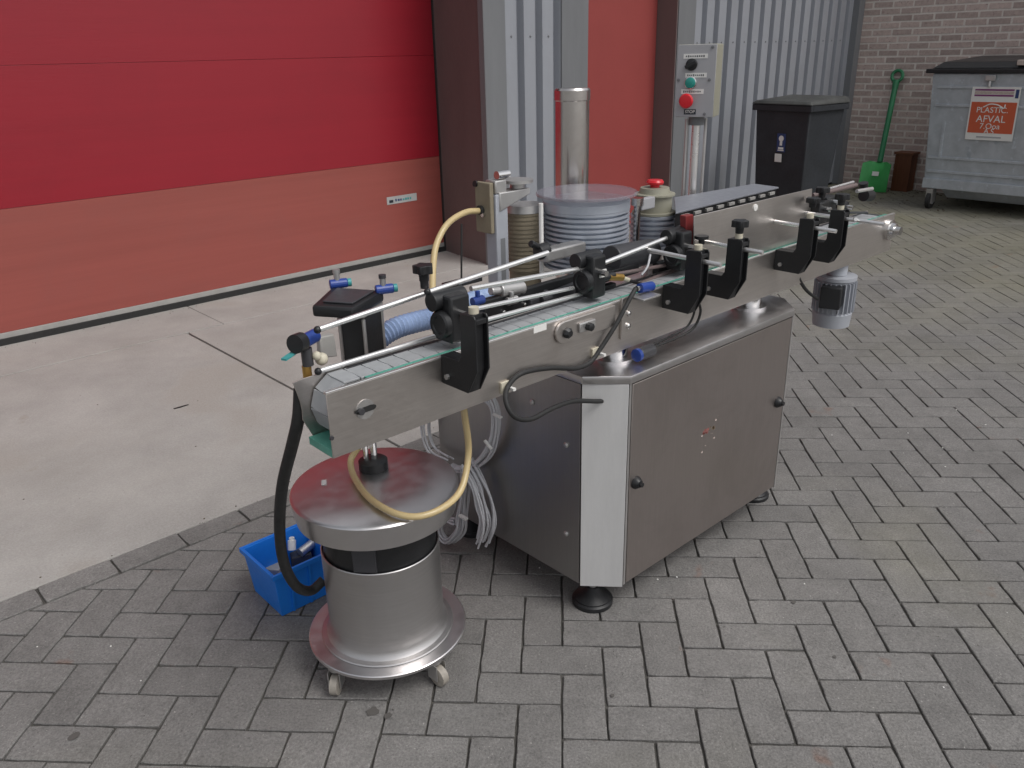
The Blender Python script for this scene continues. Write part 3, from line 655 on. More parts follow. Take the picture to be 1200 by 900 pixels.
rod((0.5790, 0.3250, 0.8780), (0.8160, 0.3250, 0.8910), 0.006, BROWN)
for (q, m_) in (((-0.3070, 0.3450, 0.9740), BLACKP), ((-0.3170, 0.3430, 0.8930), BLACKP), ((-0.0710, 0.3100, 1.0060), BLACKP)):
    MB().ball(q, 0.0075).build('rod_end', m_, mc)
# bodies behind the rods: back rail with black pads, small aluminium gear head
MB().prism([(0.1570, 0.4000, 0.9210), (0.5130, 0.4000, 0.9230), (0.5150, 0.4000, 0.8450), (0.1540, 0.4000, 0.8560)], (0,0.02,0)).build('back_pad', BLACKP, mc, bevel=0.003)
MB().prism([(0.2900, 0.3850, 0.8960), (0.4910, 0.3850, 0.9120), (0.4910, 0.3850, 0.8660), (0.2890, 0.3850, 0.8620)], (0,0.014,0)).build('back_pad', DGREY, mc, bevel=0.003)
MB().cyl((0.2110, 0.4100, 0.9310), (0.2860, 0.4100, 0.9240), 0.017, seg=18).cyl((0.1840, 0.4100, 0.9360), (0.2170, 0.4100, 0.9320), 0.010).build('gear_head', ALU, mc, bevel=0.002)
MB().obox((0.4840, 0.4700, 0.9710), (1,0,0), (0,1,0), (0,0,1), 0.075, 0.02, 0.016).build('gear_arm', ALU, mc, bevel=0.006)
MB().cyl((0.3980, 0.4700, 0.9810), (0.4310, 0.4700, 0.9840), 0.02, seg=20).build('arm_knob', BLACKP, mc, bevel=0.004)
MB().cyl((0.3740, 0.4700, 1.0090), (0.4040, 0.4700, 0.9930), 0.009, seg=12).build('arm_knob', BLACKP, mc, bevel=0.002)
rl = MB().cyl((0.5650, 0.3700, 0.9520), (0.7340, 0.3700, 0.9430), 0.034, seg=28).build('black_roller', DGREY, mc, bevel=0.003)
MB().tube([(0.6300, 0.3200, 0.9050), (0.6540, 0.3200, 0.9240), (0.6760, 0.3300, 0.9500)], 0.003).build('lead', CABLE_G, mc)
MB().obox((0.5750, 0.3600, 0.9180), (1,0,0), (0,1,0), (0,0,1), 0.07, 0.02, 0.014).build('roller_plate', BLACKP, mc, bevel=0.003)
MB().obox((0.5040, 0.3500, 0.8840), (1,0,0), (0,1,0), (0,0,1), 0.05, 0.01, 0.012).build('lower_shoe', BLACKP, mc, bevel=0.003)
P = Vector((0.4290, 0.2800, 0.9550)); MB().obox(P, (1,0,0), (0,1,0), (0,0,1), 0.011, 0.004, 0.009).build('white_tag', WHITE, mc)
for k in range(5):
    q = Vector((0.2130, 0.3990, 0.8800)).lerp(Vector((0.4930, 0.3990, 0.8950)), k/4); MB().lathe(q, (0,-1,0), [(0,0.006),(0.004,0.006),(0.005,0.003),(0.005,0)], 8).build('bolt', CHROME, mc)
for q, m_ in (((0.1110, 0.3700, 0.9370), BLUE_F), ((0.2330, 0.3900, 0.9070), ALU), ((0.3370, 0.3800, 0.8910), DGREY)):
    q = Vector(q); MB().cyl(q+Vector((-0.016,0,0)), q+Vector((0.016,0,0)), 0.010, seg=14).cyl(q+Vector((0,0,0.008)), q+Vector((0,0,0.022)), 0.006, seg=10).build('air_fitting', m_, mc, bevel=0.0015)
MB().tube([(0.2330, 0.3900, 0.9110), (0.3140, 0.4100, 0.9160), (0.4080, 0.4200, 0.9040), (0.4810, 0.4000, 0.9020), (0.5180, 0.3600, 0.9110)], 0.004).build('lead', RUBBER, mc)
MB().tube([(0.3370, 0.3800, 0.8950), (0.4450, 0.4200, 0.9010), (0.5460, 0.4300, 0.9390), (0.6490, 0.4300, 0.9390)], 0.004).build('lead', RUBBER, mc)
MB().obox((0.7280, 0.4200, 0.9150), (1,0,0), (0,1,0), (0,0,1), 0.05, 0.02, 0.02).build('roller_bracket', DGREY, mc, bevel=0.004)
MB().obox((0.7710, 0.3600, 0.8810), (1,0,0), (0,1,0), (0,0,1), 0.03, 0.012, 0.03).build('back_block', BLACKP, mc, bevel=0.003)
# far-end clamps, rods and rails
for q, hs in (((1.4250, 0.2700, 0.9660), (0.03,0.03,0.035)), ((1.5530, 0.3000, 0.9670), (0.035,0.02,0.03)), ((1.7010, 0.3200, 0.9280), (0.02,0.02,0.03))):
    clamp(q, hs=hs, barrel=False)
star_knob(mc, (1.4590, 0.2700, 1.0040), 0.034, 0.02); star_knob(mc, (1.3470, 0.2400, 0.9930), 0.03, 0.02)
rod((1.5410, 0.3450, 0.9940), (1.8460, 0.3450, 0.9920), 0.008, BROWN); rod((1.6420, 0.3600, 0.9970), (1.8540, 0.3600, 1.0010), 0.005)
rod((1.6530, 0.2500, 1.0040), (1.7650, 0.2500, 0.9990), 0.006); rod((1.5400, 0.2400, 0.9400), (1.3480, 0.1000, 0.9740), 0.0055); rod((1.7250, 0.3000, 0.9180), (1.8120, 0.2800, 0.9090), 0.004, DGREY)
MB().cyl((1.8180, 0.3000, 0.9640), (1.8710, 0.3000, 0.9580), 0.02, seg=14).build('clamp_disc', BLACKP, mc)
MB().cyl((1.8700, 0.3300, 0.9990), (1.8770, 0.3300, 0.9750), 0.016, seg=14).build('clamp_disc', BLACKP, mc)

# --- upright stainless guide plate beside the belt
gp = [(0.7760, 0.2680, 1.0440), (1.3880, 0.2680, 1.0420)]
MB().prism([gp[0], gp[1], (gp[1][0]+0.012, 0.268, 0.8865), (gp[0][0]+0.012, 0.268, 0.8865)], (0,0.004,0)).build('guide_plate', STEEL_H, mc, bevel=0.0008)
MB().lathe((1.0680, 0.2680, 1.0270), (0,-1,0), [(0,0.010),(0.003,0.010),(0.004,0.006),(0.004,0)], 14).build('white_button', WHITE, mc)
MB().prism([(0.7760, 0.2950, 1.0410), (0.8100, 0.2950, 1.0410), (0.8360, 0.2950, 0.9090), (0.7930, 0.2950, 0.9120)], (0,0.02,0)).build('red_plate', REDP, mc, bevel=0.002)
MB().obox((0.7960, 0.2520, 0.9270), (1,0,0), (0,1,0), (0,0,1), 0.014, 0.008, 0.03).build('cream_block', BEIGE, mc, bevel=0.003)
MB().lathe((0.7920, 0.2520, 0.9700), (0,0,1), [(0,0.008),(0.012,0.008),(0.014,0.018),(0.022,0.018),(0.024,0)], 14).build('thumb_screw', BLACKP, mc)
# --- belt table behind the plate
tz = 1.03
tA, tB, tC, tD = Vector((0.8480, 0.3810, 1.0300)), Vector((1.4260, 0.4030, 1.0300)), Vector((1.4410, 0.5030, 1.0300)), Vector((1.0530, 0.5400, 1.0300))
tb = MB().prism([tA, tB, tC, tD], (0,0,-0.005)).build('belt_table', TABLE, mc, bevel=0.001)
MB().prism([tA+Vector((.006,.006,-.0055)), tB+Vector((-.006,.006,-.0055)), tC+Vector((-.01,-.01,-.0055)), tD+Vector((.01,-.01,-.0055))], (0,0,-0.035)).build('belt_body', BLACKP, tb)
dd = tB-tA
for k in range(9):
    a = tA+dd*(0.06+k*0.105); b = tA+dd*(0.06+k*0.105+0.055)
    MB().prism([a+Vector((0,-.002,-.011)), b+Vector((0,-.002,-.011)), b+Vector((0,.008,-.011)), a+Vector((0,.008,-.011))], (0,0,-0.009)).build('belt_tooth', ALU_MATT, tb, bevel=0.001)
for fx in (0.2, 0.8):
    q = tA+dd*fx+Vector((0,.06,-.04)); MB().cyl(q, (q.x, q.y, 0.7125), 0.016, seg=12).build('table_leg', STEEL_TOP, tb)

# --- grooved label drum with clear disc
DC = Vector((0.660, 0.544, 0))
def grooved(c, r, z0, z1, n, m, lip=None, name='label_drum', gd=0.010):
    prof = [(0, r-gd-0.001)]; h = (z1-z0)/n
    for i in range(n): prof += [(i*h+0.0005, r-gd), (i*h+h*0.42, r-gd), (i*h+h*0.46, r), (i*h+h*0.96, r), (i*h+h-0.0001, r-gd)]
    if lip: prof += [(z1-z0, r+0.001), (z1-z0+lip*0.9, r+0.001), (z1-z0+lip, r-0.006)]
    prof += [(z1-z0+(lip or 0)+0.0002, 0)]
    return MB().lathe((c.x, c.y, z0), (0,0,1), prof, 48).build(name, m, mc, smooth=40)
dr = grooved(DC, 0.119, 0.888, 1.052, 12, RIBBED, 0.023, gd=0.016)
MB().cyl((DC.x, DC.y, 0.7125), (DC.x, DC.y, 0.887), 0.06, seg=24).build('drum_shaft', STEEL_TOP, dr)
MB().lathe((DC.x, DC.y, 1.088), (0,0,1), [(0,0.139),(0.006,0.139),(0.0075,0.137),(0.0075,0)], 56).build('clear_disc', CLEAR, dr)
MB().cyl((DC.x, DC.y, 1.076), (DC.x, DC.y, 1.0875), 0.05, seg=24).build('disc_hub', ALU, dr)
P = Vector((0.4410, 0.5000, 1.0960)); MB().cyl(P, (P.x, P.y, 0.90), 0.006, seg=10).build('upright_rod', WHITE, mc)
# --- smaller grooved star drum with emergency stop on top
EC = Vector((0.93, 0.52, 0))
ed_ = grooved(EC, 0.068, 0.885, 1.0, 8, RIBBED, None, 'feed_drum')
MB().lathe((EC.x, EC.y, 1.0015), (0,0,1), [(0,0.064),(0.006,0.064),(0.0065,0.052),(0.052,0.052),(0.053,0.06),(0.058,0.06),(0.06,0.046),(0.075,0.042),(0.075,0)], 32).build('housing', BEIGE, ed_)
MB().lathe((EC.x, EC.y, 1.077), (0,0,1), [(0,0.014),(0.008,0.014),(0.009,0.024),(0.015,0.026),(0.021,0.022),(0.023,0)], 24).build('stop_button', REDB, ed_)
MB().cyl((EC.x, EC.y, 0.7125), (EC.x, EC.y, 0.884), 0.03, seg=20).build('drum_shaft', STEEL_TOP, ed_)
P = Vector((0.7900, 0.4700, 1.0490)); MB().cyl((P.x, P.y, 0.89), (P.x, P.y, P.z), 0.010, seg=14).lathe((P.x, P.y, P.z), (0,0,1), [(0,0.018),(0.02,0.018),(0.02,0)], 14).build('upright_rod', CHROME, mc)
P = Vector((0.8270, 0.4700, 1.0490)); MB().obox(P, (1,0,0), (0,1,0), (0,0,1), 0.03, 0.01, 0.016).build('rod_clamp', BEIGE_F, mc, bevel=0.003)
# --- steel column and tan label reel
co = MB().lathe((0.82, 0.75, 0.7125), (0,0,1), [(0,0.05),(0.605,0.05),(0.607,0.0525),(0.634,0.0525),(0.64,0.048),(0.642,0)], 36).build('steel_column', COLUMN, mc)
TC_ = Vector((0.5340, 0.6600, 0.9910)); grooved(Vector((TC_.x, TC_.y, 0)), 0.05, 0.88, 1.045, 14, TAN, None, 'tan_reel', 0.0022)
MB().lathe((TC_.x, TC_.y, 1.0455), (0,0,1), [(0,0.052),(0.02,0.05),(0.022,0)], 28).build('reel_cap', ALU, mc)
MB().cyl((TC_.x, TC_.y, 0.7125), (TC_.x, TC_.y, 0.879), 0.045, seg=20).build('reel_shaft', TAN, mc)
# --- aluminium profile post with bracket, valve and clamp
PP = Vector((0.3970, 0.6200, 1.0180)); ps = MB().box(PP.x-0.021, PP.x+0.021, PP.y-0.021, PP.y+0.021, 0.7125, (0.4010, 0.6200, 1.1150)[2])
post = ps.build('profile_post', MOTOR, mc, bevel=0.004)
MB().box(PP.x-0.008, PP.x+0.008, PP.y-0.0215, PP.y-0.0205, 0.72, 1.0).build('profile_groove', TRIM, post)
pz = (0.4010, 0.6200, 1.1150)[2]
MB().prism([(PP.x-0.01,PP.y-0.024,pz-0.045),(PP.x+0.1,PP.y-0.024,pz-0.012),(PP.x+0.1,PP.y-0.024,pz+0.004),(PP.x-0.01,PP.y-0.024,pz+0.004)], (0,0.05,0)).build('post_bracket', ALU, post, bevel=0.003)
MB().box(PP.x-0.02, PP.x+0.02, PP.y-0.02, PP.y+0.02, pz+0.0005, pz+0.035).build('post_clamp', ALU, post, bevel=0.004)
MB().lathe((PP.x+0.075, PP.y, pz+0.005), (0,0,1), [(0,0.02),(0.014,0.02),(0.014,0.042),(0.022,0.042),(0.024,0)], 20).build('hand_wheel', ALU, post)
MB().cyl((PP.x-0.006, PP.y-0.01, pz+0.046), (PP.x+0.034, PP.y-0.01, pz+0.046), 0.011, seg=14).build('clamp_screw', CHROME, post)
MB().box(PP.x-0.035, PP.x-0.0215, PP.y-0.015, PP.y+0.045, pz-0.10, pz+0.03).build('valve_body', TAN, post, bevel=0.003)
MB().cyl((0.3950, 0.6600, 1.1310), (0.3580, 0.6600, 1.1400), 0.008, seg=12).build('valve_knob', BLACKP, post)
MB().cyl((0.3810, 0.6400, 1.0710), (0.3520, 0.6400, 1.0750), 0.012, seg=12).build('hose_nipple', RUBBER, post)
MB().cyl((0.3780, 0.6300, 1.0640), (0.3540, 0.6300, 1.0630), 0.006, seg=10).build('hose_nipple', CHROME, post)
# --- control box on its post
KP = Vector((1.195, 0.575, 0))
kp = MB().cyl((KP.x, KP.y, 0.7125), (KP.x, KP.y, 1.236), 0.0125, seg=20).build('control_post', ROD, mc)
for d_ in (-0.030, 0.030):
    MB().cyl((KP.x+d_*0.75, KP.y-d_*0.65, 0.9), (KP.x+d_*0.75, KP.y-d_*0.65, 1.25), 0.0045, seg=10).build('conduit', ALU, kp)
MB().cyl((KP.x, KP.y, 1.231), (KP.x, KP.y, 1.262), 0.024, seg=18).build('post_socket', TRIM, kp)
n = Vector((math.cos(R(203)), math.sin(R(203)), 0)); rt = (-n).cross(Vector((0,0,1))).normalized(); up = Vector((0,0,1))
bc = Vector((1.1210, 0.5500, 1.3610)); bc = Vector((KP.x-0.004, KP.y-0.004, 1.360)); HW, HH, HD = 0.0585, 0.103, 0.045
cb = MB().obox(bc, rt, n, up, HW, HD, HH).build('control_box', BEIGE, mc, bevel=0.003)
F = bc + n*(HD+0.0005)
MB().obox(bc+n*(HD+0.001), rt, n, up, HW-0.001, 0.0016, HH-0.001).build('front_plate', BEIGE_F, cb, bevel=0.0012)
def onbox(a, b, d=0.003): return F + rt*a + up*b + n*d
for (a, b, w_, h_) in ((-0.004, 0.070, 0.036, 0.0065), (0.0, 0.017, 0.032, 0.0065), (-0.008, -0.029, 0.034, 0.007)):
    MB().obox(onbox(a, b, 0.0027), rt, n, up, w_, 0.0004, h_).build('name_strip', WHITE, cb)
    for k in range(9):
        MB().obox(onbox(a-w_*0.75+k*w_*0.18, b, 0.0033), rt, n, up, w_*0.05, 0.0001, h_*random.uniform(.25,.5)).build('printed_mark', INK, cb, smooth=0)
sw = MB().lathe(onbox(-0.014, 0.047, 0.0027), n, [(0,0.017),(0.006,0.017),(0.008,0.013),(0.01,0)], 20).build('rotary_switch', BLACKP, cb)
MB().obox(onbox(-0.014, 0.047, 0.016), (rt+up*0.5).normalized(), n, (up-rt*0.5).normalized(), 0.018, 0.006, 0.0055).build('switch_handle', BLACKP, cb, bevel=0.002)
MB().lathe(onbox(-0.014, -0.004, 0.0027), n, [(0,0.018),(0.005,0.018),(0.006,0.0165)], 24).build('button_ring', CHROME, cb)
MB().lathe(onbox(-0.014, -0.004, 0.004), n, [(0,0.0155),(0.009,0.0155),(0.011,0.012),(0.011,0)], 24).build('start_button', GREENB, cb)
MB().lathe(onbox(-0.021, -0.055, 0.0027), n, [(0,0.012),(0.012,0.012),(0.013,0.020),(0.02,0.0215),(0.026,0.018),(0.028,0)], 28).build('stop_button', REDB, cb)
MB().obox(onbox(-0.012, -0.087, 0.0027), rt, n, up, 0.018, 0.0006, 0.0075).build('stop_label', INK, cb)
text('STOP', 0.0125, WHITE, onbox(-0.012, -0.087, 0.0036), rt, up, cb)
for (a, b) in ((0.041, 0.004), (-0.052, 0.004), (0.033, -0.093), (0.045, 0.094)):
    MB().lathe(onbox(a, b, 0.0027), n, [(0,0.0045),(0.002,0.0045),(0.003,0)], 10).build('screw', TRIM, cb)
# --- drive motor hanging at the far end
MX, MY = 1.672, 0.29
mo = MB().lathe((MX, MY, 0.53), (0,0,1), [(0,0.050),(0.004,0.062),(0.05,0.066),(0.055,0.060),(0.165,0.060),(0.17,0.068),(0.182,0.068),(0.184,0)], 28).build('drive_motor', MOTOR, mc)
fb = MB()
for k in range(26):
    a = 2*math.pi*k/26; d = Vector((math.cos(a), math.sin(a), 0)); fb.obox(Vector((MX, MY, 0.64))+d*0.064, d, d.cross(Vector((0,0,1))), (0,0,1), 0.007, 0.0017, 0.052)
fb.build('cooling_fins', MOTOR, mo, smooth=0)
MB().obox((MX-0.066, MY-0.022, 0.652), (0.316,-0.949,0), (0.949,0.316,0), (0,0,1), 0.034, 0.030, 0.038).build('terminal_box', BLACKP, mo, bevel=0.004)
MB().cyl((MX, MY, 0.7145), (MX, MY, 0.80), 0.034, seg=20).build('gearbox', MOTOR, mo)
MB().tube([(1.5120, 0.2700, 0.6630), (1.4250, 0.2650, 0.7090), (1.3380, 0.2500, 0.7660), (1.3520, 0.2700, 0.7930)], 0.0055).build('motor_cable', RUBBER, mo)
# --- pneumatic cylinder behind the near end, with fittings
cp = [Vector((-0.2510, 0.4630, 0.9850)), Vector((-0.2020, 0.3840, 0.9850)), Vector((-0.0820, 0.4510, 0.9850)), Vector((-0.1450, 0.5600, 0.9850))]
pc = MB().prism(cp, (0,0,-0.024)).build('pneumatic_cylinder', BLACKP, mc, bevel=0.006)
cc = sum(cp, Vector())/4
MB().prism([cc+(p_-cc)*0.72+Vector((0.004,0,0.0005)) for p_ in cp], (0,0,0.004)).build('cap_plate', DGREY, pc, bevel=0.002)
off = Vector((0.028, 0.0, 0))
MB().prism([cc+off+(p_-cc)*0.66+Vector((0,0,-0.0245)) for p_ in cp], (0,0,-0.012)).build('cylinder_head', ALU_MATT, pc, bevel=0.002)
MB().prism([cc+off+(p_-cc)*0.60+Vector((0,0,-0.037)) for p_ in cp], (0,0,-0.209)).build('barrel', BLACKP, pc, bevel=0.004)
MB().prism([cc+off+(p_-cc)*0.66+Vector((0,0,-0.2465)) for p_ in cp], (0,0,-0.03)).build('cylinder_head', ALU_MATT, pc, bevel=0.002)
for k in range(4):
    q = cc+off+(cp[k]-cc)*0.60; MB().cyl(q+Vector((0,0,-0.04)), q+Vector((0,0,-0.25)), 0.004, seg=10).build('tie_rod', ALU, pc)
for P_, sgn in ((cp[2]+Vector((-0.004,-0.004,0.004)), 1), (cp[3]+Vector((0.012,-0.006,0.006)), -1)):
    f_ = MB().cyl(P_+Vector((-0.016,0.006,0)), P_+Vector((0.020,-0.008,0)), 0.0105).build('air_fitting', BLUE_F, pc, bevel=0.002)
    MB().cyl(P_+Vector((0,0,0.006)), P_+Vector((0,0,0.024)), 0.0065).build('flow_stem', ALU, f_)
    MB().cyl(P_+Vector((0,0,0.0242)), P_+Vector((0,0,0.032)), 0.008).build('flow_screw', DGREY if sgn > 0 else ALU, f_)
    MB().lathe(P_+Vector((0.0205,-0.0082,0)), (0.92,-0.38,0), [(0,0.009),(0.008,0.009),(0.008,0)], 12).build('release_ring', TEAL, f_)
P_ = Vector((-0.3220, 0.3700, 0.9500))
vv = MB().cyl(P_+Vector((-0.02,-0.01,0)), P_+Vector((0.03,0.015,0)), 0.0135).build('air_valve', BLUE_F, mc)
MB().cyl(P_+Vector((-0.030,-0.015,0.004)), P_+Vector((-0.010,-0.005,0.002)), 0.0185, seg=18).build('valve_cap', BLACKP, vv)
MB().obox(P_+Vector((-0.03,-0.005,-0.016)), (0.9,0.4,0.1), (-0.4,0.9,0), (0,0,1), 0.030, 0.006, 0.002).build('valve_lever', TEAL, vv)
MB().cyl(P_+Vector((0.0,0.0,-0.015)), P_+Vector((0.0,0.0,-0.05)), 0.011).build('valve_stem', DGREY, vv)
MB().cyl(P_+Vector((-0.004,0.0,-0.05)), P_+Vector((-0.004,0.0,-0.085)), 0.009).build('hose_tail', BRASS, vv)
MB().ball(P_+Vector((0.03,0.0,-0.045)), 0.013).ball(P_+Vector((0.015,-0.01,-0.032)), 0.009).build('elbow_fitting', CREAM, vv)
MB().prism([(-0.2740, 0.4000, 0.9380), (-0.2410, 0.4000, 0.9370), (-0.2390, 0.4000, 0.8880), (-0.2780, 0.4000, 0.8940)], (0,0.015,0)).build('backing_block', ALU_MATT, mc, bevel=0.003)
# --- blue ribbed suction hose
MB().tube([(-0.1080, 0.5000, 0.8270), (-0.0820, 0.5000, 0.8570), (-0.0310, 0.5000, 0.8750), (0.0290, 0.5000, 0.8770), (0.0910, 0.5000, 0.8760), (0.1790, 0.5000, 0.8880), (0.2790, 0.5200, 0.8870)], 0.022, seg=18, n=22,
          rf=lambda i: 0.0212 + (0.0042 if i % 4 == 1 else (0.0018 if i % 2 == 0 else 0.0))).build('ribbed_hose', BLUE_H, mc, smooth=60)
# --- blue air unit and black leads on the lid
P = Vector((0.5490, 0.2320, 0.7350)); lf = MB().cyl(P+Vector((-0.03,0,0)), P+Vector((0.025,0,0)), 0.017).build('lid_gland', DGREY, mc, bevel=0.003)
MB().lathe(P+Vector((-0.03,0,0)), (-1,0,0), [(0,0.017),(0.01,0.017),(0.012,0.012),(0.012,0)], 16).build('gland_nut', BLUE_F, lf)
MB().tube([P+Vector((0.02,0,0.005)), (0.6350, 0.2100, 0.7530), (0.7020, 0.2000, 0.7680), (0.7170, 0.1900, 0.8130), (0.6860, 0.1850, 0.8600), (0.6540, 0.1800, 0.8900)], 0.0035).build('lead', RUBBER, mc)
MB().tube([P+Vector((0.02,0,0.012)), (0.6410, 0.2200, 0.7590), (0.6920, 0.2100, 0.7750), (0.7040, 0.2000, 0.8160), (0.6750, 0.1900, 0.8560), (0.6470, 0.1800, 0.8870)], 0.003).build('lead', RUBBER, mc)
# --- black loop cable clipped to the side plate
MB().tube([(0.4210, 0.2450, 0.6350), (0.3680, 0.2350, 0.6520), (0.2710, 0.2250, 0.6850), (0.1870, 0.2100, 0.6980), (0.1070, 0.2000, 0.7000), (0.0590, 0.2000, 0.7220), (0.0490, 0.2150, 0.7560), (0.0760, 0.2360, 0.7780),
           (0.1200, 0.2380, 0.7950), (0.2080, 0.2380, 0.7830), (0.2930, 0.2380, 0.7590), (0.3440, 0.2380, 0.7610), (0.3800, 0.2380, 0.7860), (0.4280, 0.2320, 0.8370), (0.4760, 0.2320, 0.8900), (0.5050, 0.2380, 0.9090)], 0.0058, seg=12).build('loop_cable', RUBBER, mc)
for q in ((0.0730, 0.2470, 0.7740), (0.3680, 0.2460, 0.7760)):
    q = Vector(q); cb_ = MB().box(q.x-0.012, q.x+0.012, 0.241, 0.2468, q.z-0.013, q.z+0.013).build('cable_clip', CREAM, mc, bevel=0.001)
    MB().obox(q+Vector((0.008,-0.012,-0.002)), (1,0,0), (0,1,0), (0,0,1), 0.004, 0.014, 0.003).build('cable_tie', WHITE, cb_)

# ------------------------------------------------------------------ hoses and cables lying on or hanging from the machine
tag(MB().tube([(-0.0220, 0.2760, 0.7600), (0.0080, 0.3070, 0.7000), (0.0300, 0.3280, 0.6000), (-0.0160, 0.3020, 0.5350), (-0.0800, 0.2880, 0.5180), (-0.1420, 0.3010, 0.5150), (-0.1720, 0.3540, 0.5160), (-0.1720, 0.4490, 0.5160), (-0.1450, 0.5510, 0.5200), (-0.1220, 0.5990, 0.5350), (-0.1040, 0.5960, 0.5600), (-0.0930, 0.5690, 0.6000), (-0.1120, 0.5020, 0.6600)], 0.0079, seg=14).build('air_hose', YELLOW_H),
    'yellowed air hose looping down over the top of the steel drum', 'hose', 'yellowed air hoses on the machine')
tag(MB().tube([(0.3550, 0.6400, 1.0730), (0.3060, 0.6400, 1.0750), (0.2330, 0.6200, 1.0600), (0.1800, 0.6000, 1.0220), (0.1430, 0.5700, 0.9800), (0.0980, 0.5200, 0.9250), (0.0680, 0.4800, 0.8670), (0.0740, 0.4600, 0.7850)], 0.0079, seg=14).build('air_hose', YELLOW_H),
    'yellowed air hose arching up behind the conveyor to the post', 'hose', 'yellowed air hoses on the machine')
tag(MB().tube([(-0.3500, 0.3600, 0.8620), (-0.3570, 0.3700, 0.7990), (-0.3620, 0.4000, 0.7340), (-0.3690, 0.4600, 0.6160), (-0.3620, 0.5200, 0.4820), (-0.3460, 0.5600, 0.3660), (-0.3070, 0.6000, 0.2630), (-0.2620, 0.6200, 0.2150), (-0.2240, 0.6200, 0.2270)], 0.0125, seg=14).build('air_hose', RUBBER),
    'black rubber hose hanging from the near end of the conveyor to the drum', 'hose')
coil = thing('cable_coil', (0.3, 0.5, 0.3), 'grey cable coil hanging on the dark side of the steel cabinet', 'cable')
rc = random.Random(5)
def strands(base, n, spread, parent, dx=0.016, r=0.0031):
    """n loose strands following the same path, each with its own small offsets"""
    base = [Vector(p) for p in base]; mid = sum(base, Vector())/len(base)
    for k in range(n):
        f_ = rc.uniform(-1, 1); ox = rc.uniform(-dx, dx)
        pts = [p + (p-mid).normalized()*spread*f_ + Vector((ox+rc.uniform(-.003,.003), rc.uniform(-.003,.003), rc.uniform(-.003,.003))) for p in base]
        MB().tube(pts, r, seg=8).build('cable_strand', CABLE_G, parent)
strands([(0.3200, 0.6210, 0.5770), (0.3200, 0.5750, 0.5570), (0.3200, 0.5640, 0.4910), (0.3200, 0.5970, 0.4050), (0.3200, 0.6650, 0.3340), (0.3200, 0.7350, 0.2970), (0.3200, 0.7840, 0.2900)], 12, 0.014, coil)
strands([(0.3200, 0.7710, 0.5470), (0.3200, 0.8880, 0.4140), (0.3200, 0.8760, 0.3160), (0.3200, 0.7830, 0.3050)], 5, 0.012, coil)
q = Vector((0.3000, 0.5320, 0.5410)); MB().obox(q, (0,1,0), (1,0,0), (0,0,1), 0.016, 0.004, 0.0022).build('cable_tie', WHITE, coil)
q = Vector((0.3000, 0.5760, 0.4390)); MB().obox(q, (0,1,0.6), (1,0,0), (0,-0.6,1), 0.014, 0.004, 0.0022).build('cable_tie', WHITE, coil)
bun = thing('cable_bundle', (0.28, 0.6, 0.0), 'grey cable bundle tied up and drooping to the paving between drum and cabinet', 'cable')
strands([(0.3000, 0.6680, 0.3400), (0.3000, 0.6280, 0.2990), (0.3000, 0.6010, 0.2400), (0.3000, 0.5890, 0.1820), (0.3000, 0.6160, 0.1050)], 17, 0.026, bun, 0.026)
strands([(0.3000, 0.6760, 0.3370), (0.3000, 0.6860, 0.2480), (0.3000, 0.7050, 0.1520), (0.3000, 0.7170, 0.0960), (0.3000, 0.7810, 0.0300), (0.3000, 0.8220, 0.0490), (0.3000, 0.8000, 0.1050), (0.3000, 0.7320, 0.1200)], 10, 0.012, bun, 0.02)
q = Vector((0.2750, 0.6730, 0.1740)); MB().obox(q, (0,1,0), (1,0,0), (0,0,1), 0.016, 0.006, 0.003).build('cable_tie', WHITE, bun)

# ------------------------------------------------------------------ steel drum on casters
SX, SY = -0.112, 0.515
dm = thing('steel_drum', (SX, SY, 0), 'round brushed steel drum on casters with a wide cap and black band', 'drum')
MB().lathe((SX, SY, 0.084), (0,0,1), [(0,0.196),(0.001,0.2),(0.008,0.2),(0.010,0.198),(0.0105,0)], 64).build('base_plate', STEEL_TOP, dm)
MB().lathe((SX, SY, 0.095), (0,0,1), [(0,0.168),(0.003,0.166),(0.006,0.155),(0.014,0.149),(0.030,0.1445),(0.246,0.145),(0.248,0.1435),(0.248,0.142),(0.235,0.141),(0.235,0)], 64).build('body', STEEL_SPUN, dm)
MB().lathe((SX, SY, 0.346), (0,0,1), [(-0.02,0.138),(0.089,0.138)], 48).build('black_band', BLACKP, dm)
for a0 in (0, 2.1, 4.2):
    a1 = a0 + R(222); MB().obox((SX+0.138*math.cos(a1), SY+0.138*math.sin(a1), 0.39), (-math.sin(a1), math.cos(a1), 0), (math.cos(a1), math.sin(a1), 0), (0,0,1), 0.028, 0.004, 0.045).build('spacer_plate', DGREY, dm, bevel=0.002)
MB().lathe((SX, SY, 0.436), (0,0,1), [(0,0.15),(0.0005,0.188),(0.002,0.192),(0.045,0.199),(0.060,0.2),(0.0635,0.1975),(0.066,0.192),(0.0675,0.1),(0.068,0)], 72).build('cap', STEEL_TOP, dm)
hb = Vector((-0.0710, 0.5800, 0.5040)); hb.z = 0.504
MB().lathe(hb, (0,0,1), [(0,0.036),(0.022,0.036),(0.026,0.03),(0.026,0)], 26).build('hub', BLACKP, dm)
for (dx_, dy_, r_) in ((0.004,0.0,0.0085),(-0.014,0.008,0.007),(0.012,0.018,0.0065)):
    MB().cyl((hb.x+dx_, hb.y+dy_, 0.529), (hb.x+dx_, hb.y+dy_, 0.742), r_, seg=14).build('shaft_rod', CHROME, dm)
P = Vector((-0.1980, 0.6030, 0.5040)); MB().obox((P.x, P.y, 0.5042), (0.5,0.86,0), (-0.86,0.5,0), (0,0,1), 0.012, 0.006, 0.0004).build('paper_scrap', WHITE, dm)
